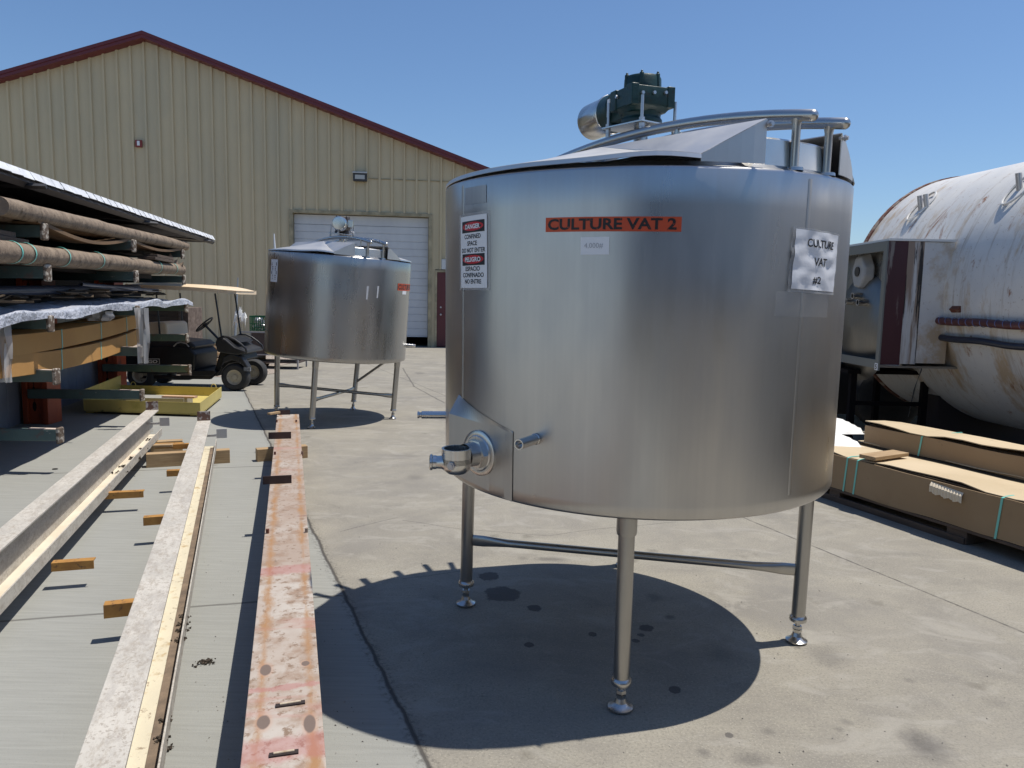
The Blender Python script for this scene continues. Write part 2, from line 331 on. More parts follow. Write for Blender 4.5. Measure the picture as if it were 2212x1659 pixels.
# ---------------------------------------------------------------- ground
def ground_mat():
    m = bpy.data.materials.new('concrete_yard'); m.use_nodes = True; t = m.node_tree; N = t.nodes; L = t.links; b = N['Principled BSDF']
    geo = N.new('ShaderNodeNewGeometry'); P = geo.outputs['Position']; sx = N.new('ShaderNodeSeparateXYZ'); L.new(P, sx.inputs[0]); X, Y = sx.outputs[0], sx.outputs[1]
    def mth(op, a, b_=None, c=None, clamp=False):
        x = N.new('ShaderNodeMath'); x.operation = op; x.use_clamp = clamp
        for i, q in enumerate((a, b_, c)):
            if q is None: continue
            if isinstance(q, (int, float)): x.inputs[i].default_value = q
            else: L.new(q, x.inputs[i])
        return x.outputs[0]
    def nz(s, d=6, r=.6, vec=None, dist=0):
        n = N.new('ShaderNodeTexNoise'); n.inputs['Scale'].default_value = s; n.inputs['Detail'].default_value = d; n.inputs['Roughness'].default_value = r; n.inputs['Distortion'].default_value = dist
        L.new(vec or P, n.inputs['Vector']); return n.outputs['Fac']
    def mr(x, a, c, lo, hi):
        q = N.new('ShaderNodeMapRange'); q.inputs[1].default_value = lo; q.inputs[2].default_value = hi; q.inputs[3].default_value = a; q.inputs[4].default_value = c
        L.new(x, q.inputs[0]); return q.outputs[0]
    def mix(f, a, c, bt='MIX'):
        x = N.new('ShaderNodeMix'); x.data_type = 'RGBA'; x.blend_type = bt
        for i, q in ((0, f), (6, a), (7, c)):
            if isinstance(q, (int, float)): x.inputs[i].default_value = q
            elif isinstance(q, tuple): x.inputs[i].default_value = (*q, 1)
            else: L.new(q, x.inputs[i])
        return x.outputs[2]
    def line(p, q, wob=.03, ws=3, seg=False):      # signed distance to the line p-q
        p = Vector(p[:2]); q = Vector(q[:2]); d = (q-p).normalized(); n = Vector((-d.y, d.x)); k = -n.dot(p)
        s = mth('ADD', mth('MULTIPLY', X, n.x), mth('MULTIPLY_ADD', Y, n.y, k))
        s = mth('ADD', s, mth('MULTIPLY', mth('SUBTRACT', nz(ws, 5, .65), .5), wob*2))
        if seg:
            al = mth('ADD', mth('MULTIPLY', X, d.x), mth('MULTIPLY_ADD', Y, d.y, -d.dot(p)))
            l = (q-p).length; out = mth('MAXIMUM', mth('MULTIPLY', al, -1), mth('SUBTRACT', al, l)); out = mth('MAXIMUM', out, 0)
            s = mth('ADD', mth('ABSOLUTE', s), mth('MULTIPLY', out, 1))
        return s
    # broom-finished left slab / trowelled right slab
    JL = line((-.24, 2.23), (-3.46, 9.8), .022, 4)
    left = mr(JL, 0, 1, -.002, .002)
    mpb = N.new('ShaderNodeMapping'); mpb.inputs['Rotation'].default_value = (0, 0, -R_(14.4)); mpb.inputs['Scale'].default_value = (3, 60, 1); L.new(P, mpb.inputs[0])
    broom = nz(1, 4, .6, mpb.outputs[0])
    cl = mix(mr(broom, 0, 1, .35, .65), (0.259, 0.259, 0.237), (0.301, 0.301, 0.276))
    cl = mix(mr(nz(1.1, 6, .6), 0, .35, .4, .7), cl, (0.233, 0.233, 0.214))
    cl = mix(mr(nz(170, 2), 0, .8, .66, .74), cl, (0.150, 0.143, 0.128))
    st = N.new('ShaderNodeMapping'); st.inputs['Rotation'].default_value = (0, 0, R_(25)); st.inputs['Scale'].default_value = (1, 1.7, 1); L.new(P, st.inputs[0])
    cr = mix(mr(nz(1.3, 9, .66, st.outputs[0], .5), 0, 1, .38, .66), (0.290, 0.267, 0.220), (0.214, 0.198, 0.169))
    cr = mix(mr(nz(5, 8, .7, None, .5), 0, .6, .48, .72), cr, (0.316, 0.294, 0.238))
    cr = mix(mr(nz(95, 3), 0, .75, .48, .68), cr, (0.180, 0.168, 0.141))
    cr = mix(mr(nz(130, 2), 0, .8, .58, .66), cr, (0.346, 0.321, 0.267))
    cr = mix(mr(nz(.9, 8, .7, None, .8), 0, .6, .50, .66), cr, (.19, .178, .160))
    cr = mix(mr(nz(2.2, 8, .72, st.outputs[0], 1.2), 0, .5, .52, .62), cr, (.33, .31, .27))
    # soft brown stains
    cr = mix(mr(nz(3.4, 3, .5, None, .2), 0, .55, .66, .74), cr, (0.128, 0.115, 0.090))
    cur = mix(left, cr, cl)
    # hand placed stains  (pixel x, y, half width, half height, strength, colour)
    stains = [(1085,1283,40,17,.75),(1058,1245,22,10,.75),(1153,1314,17,7,.8),(1143,1393,12,6,.8),(1280,1370,9,5,.8),(1395,1357,18,8,.8),(1385,1372,9,4,.75),(1373,1384,11,5,.75),(1457,1490,14,8,.8),
              (1447,1333,12,5,.55),(1413,1290,20,9,.4),(1545,1413,36,20,.28),(1190,1208,35,5,.45),(1130,1205,12,5,.3),(1410,1190,14,4,.35),
              (1782,1418,50,24,.35),(1722,1398,10,5,.5),(1575,1588,10,6,.7),(2000,1610,48,30,.6),(1625,1640,38,20,.4),(1520,1625,16,10,.4),(1660,1580,14,8,.35),(1812,1575,10,6,.3),(1965,1470,12,6,.3),(1830,1560,14,7,.3),(2150,1520,30,12,.22),
              (900,1030,22,6,.35),(870,985,28,6,.25),(620,640,1,1,0),(905,806,14,2.5,.4),(968,790,10,2,.4),(1000,840,18,3,.3),(960,905,20,5,.25)]
    vs = []
    wob = mth('MULTIPLY', mth('SUBTRACT', nz(9, 4, .6), .5), 1.1); wob2 = mth('MULTIPLY', mth('SUBTRACT', nz(45, 3, .6), .5), .6); wob = mth('ADD', wob, wob2)
    for x, y, hw, hh, s in stains:
        if s == 0: continue
        p = G(x, y); a = (G(x+hw, y)-G(x-hw, y)).length/2; q = (G(x, y+hh)-G(x, y-hh)).length/2
        dx = mth('MULTIPLY', mth('SUBTRACT', X, p.x), 1/a); dy = mth('MULTIPLY', mth('SUBTRACT', Y, p.y), 1/q)
        d = mth('ADD', mth('SQRT', mth('ADD', mth('MULTIPLY', dx, dx), mth('MULTIPLY', dy, dy))), wob)
        hard = s >= .65
        v = mr(d, s, 0, .82 if hard else .35, 1.0 if hard else 1.25); vs.append(v)
    tot = vs[0]
    for v in vs[1:]: tot = mth('MAXIMUM', tot, v)
    cur = mix(tot, cur, (.065, .06, .06))
    # joints
    jw = mr(mth('ABSOLUTE', JL), .9, 0, .004, .013); jag = mth('MULTIPLY', mr(mth('ABSOLUTE', JL), .7, 0, .0, .05), mr(nz(40, 4, .7), 0, 1, .5, .6))
    j = mth('MAXIMUM', jw, jag)
    dj = Vector((.9686, .2487))
    for y0, x0 in ((3.50, -1.22), (6.35, -2.34), (.62, -.5), (9.2, -4.0)):
        s = line((x0, y0), (x0-dj.x, y0-dj.y), .006, 6)
        v = mth('MULTIPLY', mr(mth('ABSOLUTE', s), .62, 0, .004, .014), left); j = mth('MAXIMUM', j, v)
    s = line((1.71, 4.99), (2.42, 3.33), .012, 5); j = mth('MAXIMUM', j, mth('MULTIPLY', mr(mth('ABSOLUTE', s), .8, 0, .003, .010), mr(nz(14, 4), .55, 1, .4, .55)))
    for a_, b_ in (((-2.34, 15.78), (-1.66, 12.5)), ((-1.66, 12.5), (-.97, 10.61)), ((.0, 0), (0, 0))):
        if a_ == (0., 0): continue
        s = line(a_, b_, .03, 3, seg=True); j = mth('MAXIMUM', j, mr(s, .6, 0, .006, .02))
    for pts in ([(870,1124),(994,1143),(1186,1157),(1316,1140),(1460,1128)], [(735,1148),(860,1118)], [(870,1250),(1010,1233)]):
        for a, q in zip(pts, pts[1:]):
            s = line(G(*a), G(*q), .03, 3, seg=True); j = mth('MAXIMUM', j, mth('MULTIPLY', mr(s, .5, 0, .001, .006), mth('SUBTRACT', 1, left)))
    cur = mix(j, cur, (.06, .055, .05))
    L.new(cur, b.inputs['Base Color']); b.inputs['Roughness'].default_value = .85; b.inputs['Specular IOR Level'].default_value = .25
    bp = N.new('ShaderNodeBump'); bp.inputs['Distance'].default_value = .004; bp.inputs['Strength'].default_value = .8
    h = mth('MULTIPLY_ADD', j, -1.0, mth('MULTIPLY', nz(120, 5, .7), .5)); L.new(h, bp.inputs['Height']); L.new(bp.outputs[0], b.inputs['Normal'])
    return m
g = MB().add([(-300, -300, 0), (300, -300, 0), (300, 300, 0), (-300, 300, 0)], [(0, 1, 2, 3)]).build('ground', ground_mat())
tag(g, kind='structure')
GRAV = M_('gravel_stones', (.42, .36, .30), .9, col2=(.20, .16, .13), ns=22, nd=8, rmp=(.42, .58), bump=.03, bs=25)
gp = [(-8.2, 13.1), (-6.4, 13.0), (-5.2, 13.35), (-4.6, 13.9), (-4.75, 15.2), (-5.05, 16.8), (-5.6, 18.3), (-6.4, 19.6), (-6.6, 22.1), (-14, 21.3), (-13, 13.2)]
vv = []
for i in range(len(gp)):
    a = Vector(gp[i]); b = Vector(gp[(i+1) % len(gp)])
    for k in range(6):
        p = a.lerp(b, k/6); q = noise.noise(Vector((p.x*2, p.y*2, 3)))*.22; vv.append((p.x+q, p.y+q, .006))
gr = MB().add(vv, [list(range(len(vv)))]).build('gravel', GRAV); tag(gr, kind='structure')

# ---------------------------------------------------------------- warehouse
YAW = .1126; U = Vector((math.cos(YAW), math.sin(YAW), 0)); NB = Vector((-math.sin(YAW), math.cos(YAW), 0)); OB = Vector((0, 23.07, 0))
MW = frame(OB, U)           # local: x along wall, y into building, z up
bl = root('warehouse', 'large tan ribbed metal warehouse with maroon gable trim behind everything', 'building', mat=MW)
AP, ZA, SL = -10.58, 8.53, .342
def ztop(u): return ZA-SL*abs(u-AP)
UL, UR = AP-10.6, AP+10.6
def ribbed(u0, u1, zb, zt, mb):
    """ribbed sheet between u0 and u1"""
    pitch = .365; xs = [u0]; k = math.floor(u0/pitch)
    prof = [(0, 0), (.10, -.006), (.20, .004), (.25, 0), (.268, -.055), (.316, -.055), (.334, 0), (.365, 0)]
    pts = []
    kk = int(k)
    while kk*pitch < u1:
        for dx, dy in prof[:-1]: pts.append((kk*pitch+dx, dy))
        # shallow stiffener ribs
        kk += 1
    pts = [(x, y) for x, y in pts if u0 < x < u1]
    pts = [(u0, pts[0][1] if pts else 0)]+pts+[(u1, pts[-1][1] if pts else 0)]
    if zt is None and u0 < AP < u1:
        pts.append((AP, 0)); pts.sort()
    vs = []
    for x, y in pts: vs += [(x, y, zb), (x, y, ztop(x) if zt is None else zt)]
    mb.add(vs, [[2*i, 2*i+2, 2*i+3, 2*i+1] for i in range(len(pts)-1)])
D0, D1, DZ = -6.61, -2.63, 3.91
wl = MB(); ribbed(UL, D0-.11, 0, None, wl); ribbed(D0-.11, D1+.11, DZ+.09, None, wl); ribbed(D1+.11, -2.42, 0, None, wl); ribbed(-2.42, -1.35, 2.36, None, wl); ribbed(-1.35, UR, 0, None, wl)
wl.build('wall', TAN, bl)
MB().bb((UL, .02, 0), (UL+.1, 26, ztop(UL))).bb((UR-.1, .02, 0), (UR, 26, ztop(UR))).bb((UL+.1, 25.9, 0), (UR-.1, 26, ztop(UL))).build('side_wall', TAN, bl)
# roof slabs
rf = MB()
for sgn, e in ((-1, UL-.25), (1, UR+.25)):
    z0, z1 = ZA+.03, ZA+.03-SL*abs(e-AP)
    rf.add([(AP, -.28, z0), (e, -.28, z1), (e, 26.2, z1), (AP, 26.2, z0), (AP, -.28, z0+.10), (e, -.28, z1+.10), (e, 26.2, z1+.10), (AP, 26.2, z0+.10)],
           [(0,3,2,1),(4,5,6,7),(0,1,5,4),(1,2,6,5),(2,3,7,6)])
rf.build('roof', MAR, bl)
# rake trim: a deep fascia with a soffit return
tr = MB()
for e in (UL-.27, UR+.27):
    z1 = ZA-SL*abs(e-AP)
    tr.add([(AP, -.31, ZA+.15), (e, -.31, z1+.15), (e, -.31, z1-.0), (AP, -.31, ZA-.0), (AP, -.29, ZA+.155), (e, -.29, z1+.155)], [(0, 3, 2, 1), (0, 1, 5, 4)])
    tr.add([(AP, -.31, ZA-.0), (e, -.31, z1-.0), (e, -.01, z1-.02), (AP, -.01, ZA-.02)], [(0, 1, 2, 3)])
    tr.add([(AP, -.335, ZA+.18), (e, -.335, z1+.18), (e, -.335, z1+.09), (AP, -.335, ZA+.09), (AP, -.312, ZA+.09), (e, -.312, z1+.09), (AP, -.3, ZA+.18), (e, -.3, z1+.18)], [(0, 3, 2, 1), (3, 4, 5, 2), (0, 1, 7, 6)])
tr.build('rake_trim', MAR, bl)
# door opening trim, reveal
dt = MB()
dt.bb((D0-.11, -.06, 0), (D0, .0, DZ+.09)).bb((D1, -.06, 0), (D1+.11, .0, DZ+.09)).bb((D0-.0, -.062, DZ), (D1, .0, DZ+.095))
dt.bb((D0-.10, 0.001, 0), (D0+.002, .22, DZ)).bb((D1-.002, .001, 0), (D1+.1, .22, DZ)).bb((D0, .001, DZ-.002), (D1, .22, DZ+.09))
dt.build('door_frame', TANT, bl, bevel=.006)
dr = MB(); zs = [3.91-.30]
n = 15; hgt = (DZ-.30-.33)/n
xs = (D0+.01, D1-.01)
prof = [(.14, DZ-.02), (.14, DZ-.295), (.17, DZ-.30), (.17, DZ-.31), (.135, DZ-.312)]
z = DZ-.312
for i in range(n):
    zb = DZ-.312-(i+1)*hgt
    prof += [(.135, zb+.025), (.150, zb+.016), (.150, zb+.008), (.135, zb)]
vs = []
for y, z in prof: vs += [(xs[0], y, z), (xs[1], y, z)]
dr.add(vs, [[2*i, 2*i+2, 2*i+3, 2*i+1] for i in range(len(prof)-1)])
dr.bb((xs[0], .13, prof[-1][1]-.02), (xs[1], .17, prof[-1][1]))
dr.build('rollup_door', DOOR, bl)
MB().bb((D0-.3, .3, .001), (D0-.25, 8, 4.4)).bb((D1+.25, .3, .001), (D1+.3, 8, 4.4)).bb((D0-.25, 8, .001), (D1+.25, 8.1, 4.4)).bb((D0-.3, .25, 4.4), (D1+.3, 8.1, 4.5)).build('dark_interior', DRK, bl)
# walk door beside
md = MB().bb((-2.36, -.02, 0.02), (-1.42, .03, 2.28)).build('walk_door', MARD, bl, bevel=.005)
kn = MB(); kn.cyl((-2.24, -.02, 1.0), (-2.24, -.06, 1.0), .012); kn.cyl((-2.24, -.055, 1.0), (-2.24, -.1, 1.0), .034, r2=.026); MB().cyl((-2.24, -.0205, 1.22), (-2.24, -.045, 1.22), .026).build('deadbolt', CHROM, md)
kn.build('door_knob', CHROM, md)
MB().bb((-2.42, -.045, 0), (-2.36, .0, 2.34)).bb((-1.42, -.045, 0), (-1.35, .0, 2.34)).bb((-2.36, -.046, 2.28), (-1.42, .0, 2.345)).build('walk_door_frame', TANT, bl, bevel=.004)
MB().cyl((-4.42, -.02, 4.98), (UR-.3, -.02, 4.98), .012, n=8).build('conduit', TANT, bl)
fl = root('flood_light', 'grey rectangular flood light on the tan wall above the roll-up door', 'light fixture', mat=MW @ Matrix.Translation((-4.65, -.04, 5.0)))
MB().bb((-.20, -.14, -.13), (.20, -.01, .12)).build('housing', DGREY, fl, bevel=.02)
MB().bb((-.14, -.146, -.07), (.14, -.141, .05)).build('lens', M_('dull_glass', (.42, .42, .40), .25), fl)
MB().add([(-.21, -.17, .10), (.21, -.17, .10), (.21, -.0, .15), (-.21, -.0, .15), (-.21, -.17, .12), (.21, -.17, .12), (.21, -.0, .17), (-.21, -.0, .17)], [(0,3,2,1),(4,5,6,7),(0,1,5,4),(1,2,6,5),(3,0,4,7)]).build('hood', M_('pale_hood', (.6, .58, .55), .4), fl)
al = root('alarm_strobe', 'small red box with a white strobe high on the tan wall', 'alarm', mat=MW @ Matrix.Translation((-10.86, -.02, 5.7)))
MB().bb((-.09, -.07, -.10), (.09, 0, .10)).build('box', M_('red_alarm', (.22, .03, .025), .45), al, bevel=.01)
MB().bb((-.035, -.09, -.06), (.04, -.071, .07)).build('strobe', WHT2, al, bevel=.01)

# ---------------------------------------------------------------- text helper
def text_mesh(s, bold=.012, space=1.0):
    cu = bpy.data.curves.new('t', 'FONT'); cu.body = s; cu.offset = bold; cu.resolution_u = 3; cu.space_character = space
    o = bpy.data.objects.new('t', cu); C.objects.link(o); dg = bpy.context.evaluated_depsgraph_get()
    me = bpy.data.meshes.new_from_object(o.evaluated_get(dg)); vs = [v.co.copy() for v in me.vertices]; fs = [list(p.vertices) for p in me.polygons]
    bpy.data.objects.remove(o); bpy.data.curves.remove(cu); bpy.data.meshes.remove(me)
    x0 = min(v.x for v in vs); x1 = max(v.x for v in vs); y0 = min(v.y for v in vs); y1 = max(v.y for v in vs)
    return [((v.x-x0)/(x1-x0), (v.y-y0)/(y1-y0)) for v in vs], fs
def put_text(mb, s, x0, x1, y0, y1, fn, bold=.012):
    vs, fs = text_mesh(s, bold); mb.add([fn(x0+(x1-x0)*a, y0+(y1-y0)*b) for a, b in vs], fs)
    return mb
sg = root('door_sign', 'small pale sign with a blue 5 above the maroon walk door', 'sign', mat=MW @ Matrix.Translation((-2.03, -.05, 2.52)))
MB().bb((-.20, -.012, -.15), (.20, 0, .15)).build('sign_plate', M_('pale_sign', (.55, .56, .56), .4), sg)
put_text(MB(), '5', -.02, .14, -.11, .11, lambda a, b: (a, -.0145, b), .03).build('number', BLUE, sg)

# ---------------------------------------------------------------- vats
RV, ZB, ZT = .842, .778, 1.955
def vat(M, name, label, feet, lower_rot=0, variant=1, body_mat=ST):
    o = root(name, label, 'vat', mat=M, group='stainless culture vats')
    b = MB()
    prof = [(.02, .742), (.55, .75), (RV-.03, ZB-.006), (RV-.008, ZB), (RV, ZB+.01), (RV, ZB+.05)]
    nz_ = 10
    prof += [(RV, ZB+.05+(ZT-ZB-.05)*i/nz_) for i in range(1, nz_+1)]
    prof += [(RV-.003, ZT+.008), (RV-.010, ZT+.013), (RV-.03, ZT+.020), (.792, ZT+.032)]
    b.lathe(prof, 128); body = b.build('body', body_mat, o)
    # vertical weld seams
    for az in ((-57, -152) if variant == 1 else (-138, 35)):
        sm = MB(); a = R_(az); w2 = .012
        pts = [(a-w2, 0), (a-w2*.6, .0016), (a+w2*.6, .0016), (a+w2, 0)]
        vs = []
        for aa, dr_ in pts:
            for z in (ZB+.06, ZT-.01): vs.append(((RV+.0002+dr_)*math.cos(aa), (RV+.0002+dr_)*math.sin(aa), z))
        sm.add(vs, [[2*i, 2*i+2, 2*i+3, 2*i+1] for i in range(3)], True)
        sm.build('seam', body_mat, body)
    # raised collar round the manhole with a flat deck
    LO = R_(lower_rot)
    def cy(r, az, z): a = R_(az)+LO; return Vector((r*math.cos(a), r*math.sin(a), z))
    b = MB()
    for q0, q1 in ((-72, -42), (101, 143)):
        n = 14; row = []
        for i in range(n+1):
            az = q0+(q1-q0)*i/n; row += [cy(.795, az, ZT+.02), cy(.790, az, 2.070), cy(.782, az, 2.077)]
        b.add(row, [[3*i+k, 3*(i+1)+k, 3*(i+1)+k+1, 3*i+k+1] for i in range(n) for k in range(2)], True)
    ring = [cy(.782, -72+30*i/14, 2.077) for i in range(15)]+[cy(.782, 101+42*i/14, 2.077) for i in range(15)]
    b.add(ring, [list(range(30))]); b.build('collar', STB, o)
    # two folded lids
    def lid(a0, a1, sgn):
        """rim runs from a0 to a1; straight edge is the chord between them"""
        n = 36; zr = ZT+.036; rr = .838
        P0 = cy(rr-.005, a0, 2.122); P1 = cy(rr-.005, a1, 2.122); m = (P0+P1)/2; m.z = 2.135
        f0 = a0+(a1-a0)*.105; f1 = a1-(a1-a0)*.105
        b = MB(); rim = [cy(rr, f0+(f1-f0)*i/n, zr + (.018*math.exp(-((i-3.)/4.)**2)-.03*max(0, i/n-.35) if sgn < 0 else 0)) for i in range(n+1)]
        vs = [m, P0, P1]+rim; fs = [[0, 1, 3] if sgn < 0 else [0, 3, 1], [0, 3+n, 2] if sgn < 0 else [0, 2, 3+n]]
        # fan with one middle ring to make the panels slightly domed
        mid = []
        for p in rim: q = m.lerp(p, .55); q.z -= .006; mid.append(q)
        k = len(vs); vs += mid
        for i in range(n):
            fs.append([0, 3+i+0, 3+i+1][0:1]+[k+i, k+i+1])
            fs.append([k+i, 3+i, 3+i+1, k+i+1])
        fs[0] = [0, 1, 3, k]; fs[1] = [0, k+n, 3+n, 2]
        b.add(vs, fs)
        # down-turned edge
        e = [Vector((p.x*1.004, p.y*1.004, p.z-.014)) for p in rim]; k2 = len(b.v); b.add(rim+e, [[i, i+1, n+1+i+1, n+1+i] for i in range(n)])
        # cheeks under the straight edge ends
        for P, az, fz, ri in ((P0, a0, f0, rim[0]), (P1, a1, f1, rim[-1])):
            B = cy(rr-.005, az, zr-.002); nn = 5; row = []
            for i in range(nn+1):
                t = i/nn; p = cy(rr-.003, az+(fz-az)*t, 0); top = P.z+(ri.z-P.z)*t; row += [Vector((p.x, p.y, zr-.012)), Vector((p.x, p.y, max(top, zr-.012)))]
            b.add(row, [[2*i, 2*i+2, 2*i+3, 2*i+1] for i in range(nn)])
            q = cy(.70, az+(6 if az < (a0+a1)/2 else -6)*0, zr); q2 = P.lerp(m, .16)
        L_ = b.build('lid', STLID, o, solid=.004)
        return L_, P0, P1
    l1, P0, P1 = lid(-71, -218, -1)
    l2, Q0, Q1 = lid(-43, 102, 1)
    # hinge bolts on the cheek corners
    for par_, P, az in ((l1, P0, -70.5), (l2, Q0, -42.5)):
        c = cy(.845, az, 2.105)
        hb = MB(); d = cy(1, az, 0); d.z = 0; hb.cyl(c-d*.02, c+d*.012, .007, n=8); hb.cyl(c-d*.002, c+d*.004, .012, n=6)
        hb.build('hinge_bolt', CHROM, par_)
    # bridge rails
    BZ = -53.
    def rail(off, t):      # off across, t along (towards BZ)
        d = cy(1, BZ, 0); nrm = Vector((-d.y, d.x, 0)); p = d*t + nrm*off; p.z = 2.20-.13*(t-.2)**2; return p
    for off in (-.1, .1):
        b = MB(); pts = [rail(off, -.90+1.76*i/24) for i in range(25)]
        d = (pts[-1]-pts[-2]).normalized(); pts += [pts[-1]+d*.006, pts[-1]+d*.012, pts[-1]+d*.016]
        b.tube(pts, .020, 14, rs=[.020]*25+[.0175, .012, .004]); r_ = b.build('bridge_rail', STP, o)
        for t in (.80, -.77):
            top = rail(off, t); b = MB(); b.tube([(top.x, top.y, 1.962), (top.x, top.y, 1.985), (top.x, top.y, top.z-.035), (top.x, top.y, top.z-.012)], .0145, 12, rs=[.0145, .0145, .0145, .019])
            b.lathe([(.0145, 0), (.03, -.003), (.032, -.014)], 12, c=(top.x, top.y, 1.985)); b.build('rail_post', STP, r_)
        top = rail(off, .28); MB().cyl((top.x, top.y, 2.10), (top.x, top.y, top.z-.01), .010).build('rail_stub', STP, r_)
    for az in (101, 110, 143, 152):  # unseen bars added at the back for the spikes in the vat's shadow
        p, q = cy(.80, az, 1.995), cy(.95, az, 2.02); MB().cyl(p, q, .017, n=10).build('rear_shadow_bar', STP, o)
    # agitator drive
    d = cy(1, BZ, 0); nrm = Vector((-d.y, d.x, 0)); cz = 2.243
    ax = Matrix((d, nrm, Vector((0, 0, 1)))).transposed()
    ctr = Vector((0, 0, 0)) + d*(-.012)
    b = MB(); b.box(ctr+Vector((0, 0, cz)), (.235, .245, .008), ax=ax); pl_ = b.build('motor_plate', STB, o, bevel=.002)
    for i in (-1, 1):
        for j in (-1, 1):
            p = ctr+d*.098*i+nrm*.1*j; b = MB(); b.cyl((p.x, p.y, rail(.1*j, .098*i).z), (p.x, p.y, cz+.105), .0068, n=10); b.cyl((p.x, p.y, cz+.005), (p.x, p.y, cz+.017), .013, n=6); b.cyl((p.x, p.y, cz-.020), (p.x, p.y, cz-.005), .013, n=6); b.cyl((p.x, p.y, cz-.04), (p.x, p.y, cz-.021), .011, n=10)
            b.build('stud', CHROM, pl_)
    MB().cyl((ctr.x, ctr.y, 2.07), (ctr.x, ctr.y, cz-.005), .030, n=20).build('agitator_shaft', STP, o)
    MAZ = 111 if variant == 1 else -88
    mdir = cy(1, MAZ, 0); mn = Vector((-mdir.y, mdir.x, 0)); mx = Matrix((mdir, mn, Vector((0, 0, 1)))).transposed()
    gc = ctr+Vector((0, 0, 0)); GM = GRN if variant == 1 else BRN; s_ = 1 if variant == 1 else .92
    b = MB(); z0 = cz+.005
    b.lathe([(.0, z0), (.082, z0), (.088, z0+.008), (.088, z0+.024), (.080, z0+.034), (.084, z0+.055)], 24, c=(gc.x, gc.y, 0))
    oct_ = [(x*1.22, y*1.28) for x, y in [(-.075, -.055), (-.055, -.078), (.04, -.078), (.075, -.05), (.075, .05), (.04, .078), (-.055, .078), (-.075, .055)]]
    def P2(x, y, z): return mx @ Vector((x, y, 0)) + Vector((gc.x, gc.y, z))
    b.hull8([P2(x*.85, y*.8, z0+.05) for x, y in oct_], [P2(x, y, z0+.072) for x, y in oct_])
    b.hull8([P2(x, y, z0+.072) for x, y in oct_], [P2(x, y, z0+.148) for x, y in oct_])
    b.lathe([(.080, z0+.146), (.078, z0+.192), (.072, z0+.203), (.0, z0+.206)], 28, c=(gc.x, gc.y, 0))
    for k in range(6):
        a = k*math.pi/3+.3; x, y = gc.x+.074*math.cos(a), gc.y+.074*math.sin(a)
        b.cyl((x, y, z0+.15), (x, y, z0+.206), .010, n=8); b.cyl((x, y, z0+.206), (x, y, z0+.214), .006, n=6)
        b.cyl((gc.x+.072*math.cos(a+.2), gc.y+.072*math.sin(a+.2), z0+.02), (gc.x+.072*math.cos(a+.2), gc.y+.072*math.sin(a+.2), z0+.032), .007, n=6)
    L0_ = .262 if variant == 1 else .19
    # side lobes, ribs
    for sx_, sy_ in ((-1, -1), (1, -1), (-1, 1), (1, 1)):
        c = P2(.070*sx_, .086*sy_, z0+.11); b.box(c, (.05, .035, .085), ax=mx)
    b.hull8([P2(.05, -.06, z0+.04), P2(.22, -.055, z0+.045), P2(.22, .055, z0+.045), P2(.05, .06, z0+.04)], [P2(.05, -.075, z0+.145), P2(.22, -.062, z0+.155), P2(.22, .062, z0+.155), P2(.05, .075, z0+.145)])
    b.lathe([(.0, .17), (.080, .17), (.086, .176), (.086, L0_), (.0, L0_)], 28, c=P2(0, 0, z0+.103), M=mx @ Matrix.Rotation(math.pi/2, 3, 'Y'))
    gb = b.build('gearbox', GM, o, bevel=.003)
    if variant == 1:
        b = MB(); b.box(P2(.15, .0805, z0+.10), (.022, .004, .075), ax=mx); b.build('nameplate', WHT2, gb)
        b = MB(); b.box(P2(.15, -.0805, z0+.10), (.022, .004, .075), ax=mx); b.build('nameplate', WHT2, gb)
    b = MB()
    for (x, y, z) in ((-.098, -.055, .125), (-.098, .0, .12), (-.098, .055, .115), (-.03, -.105, .12), (.04, -.105, .12), (.03, .105, .12)):
        dd = -mdir if x < -.08 else (-mn if y < 0 else mn)
        c = P2(x, y, z0+z); MB().cyl(c-dd*.004, c+dd*.006, .0075, n=6).build('gearbox_bolt', CHROM, gb)
    L0, L1 = (.262, .47) if variant == 1 else (.19, .33); rm = .088 if variant == 1 else .083
    b = MB(); b.lathe([(.0, L0), (rm-.004, L0), (rm, L0+.004), (rm, L0+.018), (rm-.004, L0+.02), (rm-.004, L1-.012), (rm-.010, L1-.002), (rm-.03, L1), (0, L1)], 40, c=P2(0, 0, z0+.103), M=mx @ Matrix.Rotation(math.pi/2, 3, 'Y'))
    mo = b.build('motor', STB, o)
    if variant == 2:
        b = MB(); c = P2(.16, .115, z0+.115); b.box(c, (.10, .06, .085), ax=mx); b.build('terminal_box', STB, mo, bevel=.006)
        b = MB(); c = P2(.16, .12, z0+.06); b.tube([c, c+Vector((0, 0, -.03)), c+Vector((.015, -.01, -.045)), c+Vector((.05, -.01, -.045))], .014, 10); b.build('cable_gland', CHROM, mo)
    # legs
    Mi = M.inverted(); tops = []
    for i, fp in enumerate(feet):
        p = Mi @ Vector((fp.x, fp.y, 0)); zf = p.z; rl = math.hypot(p.x, p.y); tx, ty = p.x*.765/rl, p.y*.765/rl
        def at_(z, p=p, zf=zf, tx=tx, ty=ty): t = (z-zf)/(ZB-zf); return Vector((p.x+(tx-p.x)*t, p.y+(ty-p.y)*t, z))
        b = MB(); b.tube([at_(.115+zf), at_(.79)], .030 if variant == 1 else .033, 20)
        b.tube([at_(.70), at_(.712), at_(.79)], .037, 24, rs=[.035, .037, .037])
        lg = b.build('leg', STL, o)
        b = MB(); b.tube([at_(zf+z) for z in (.100, .102, .112, .120, .128)], .03, 20, rs=[.024, .037, .0385, .037, .030])
        b.tube([at_(zf+.02), at_(zf+.105)], .0115, 12)
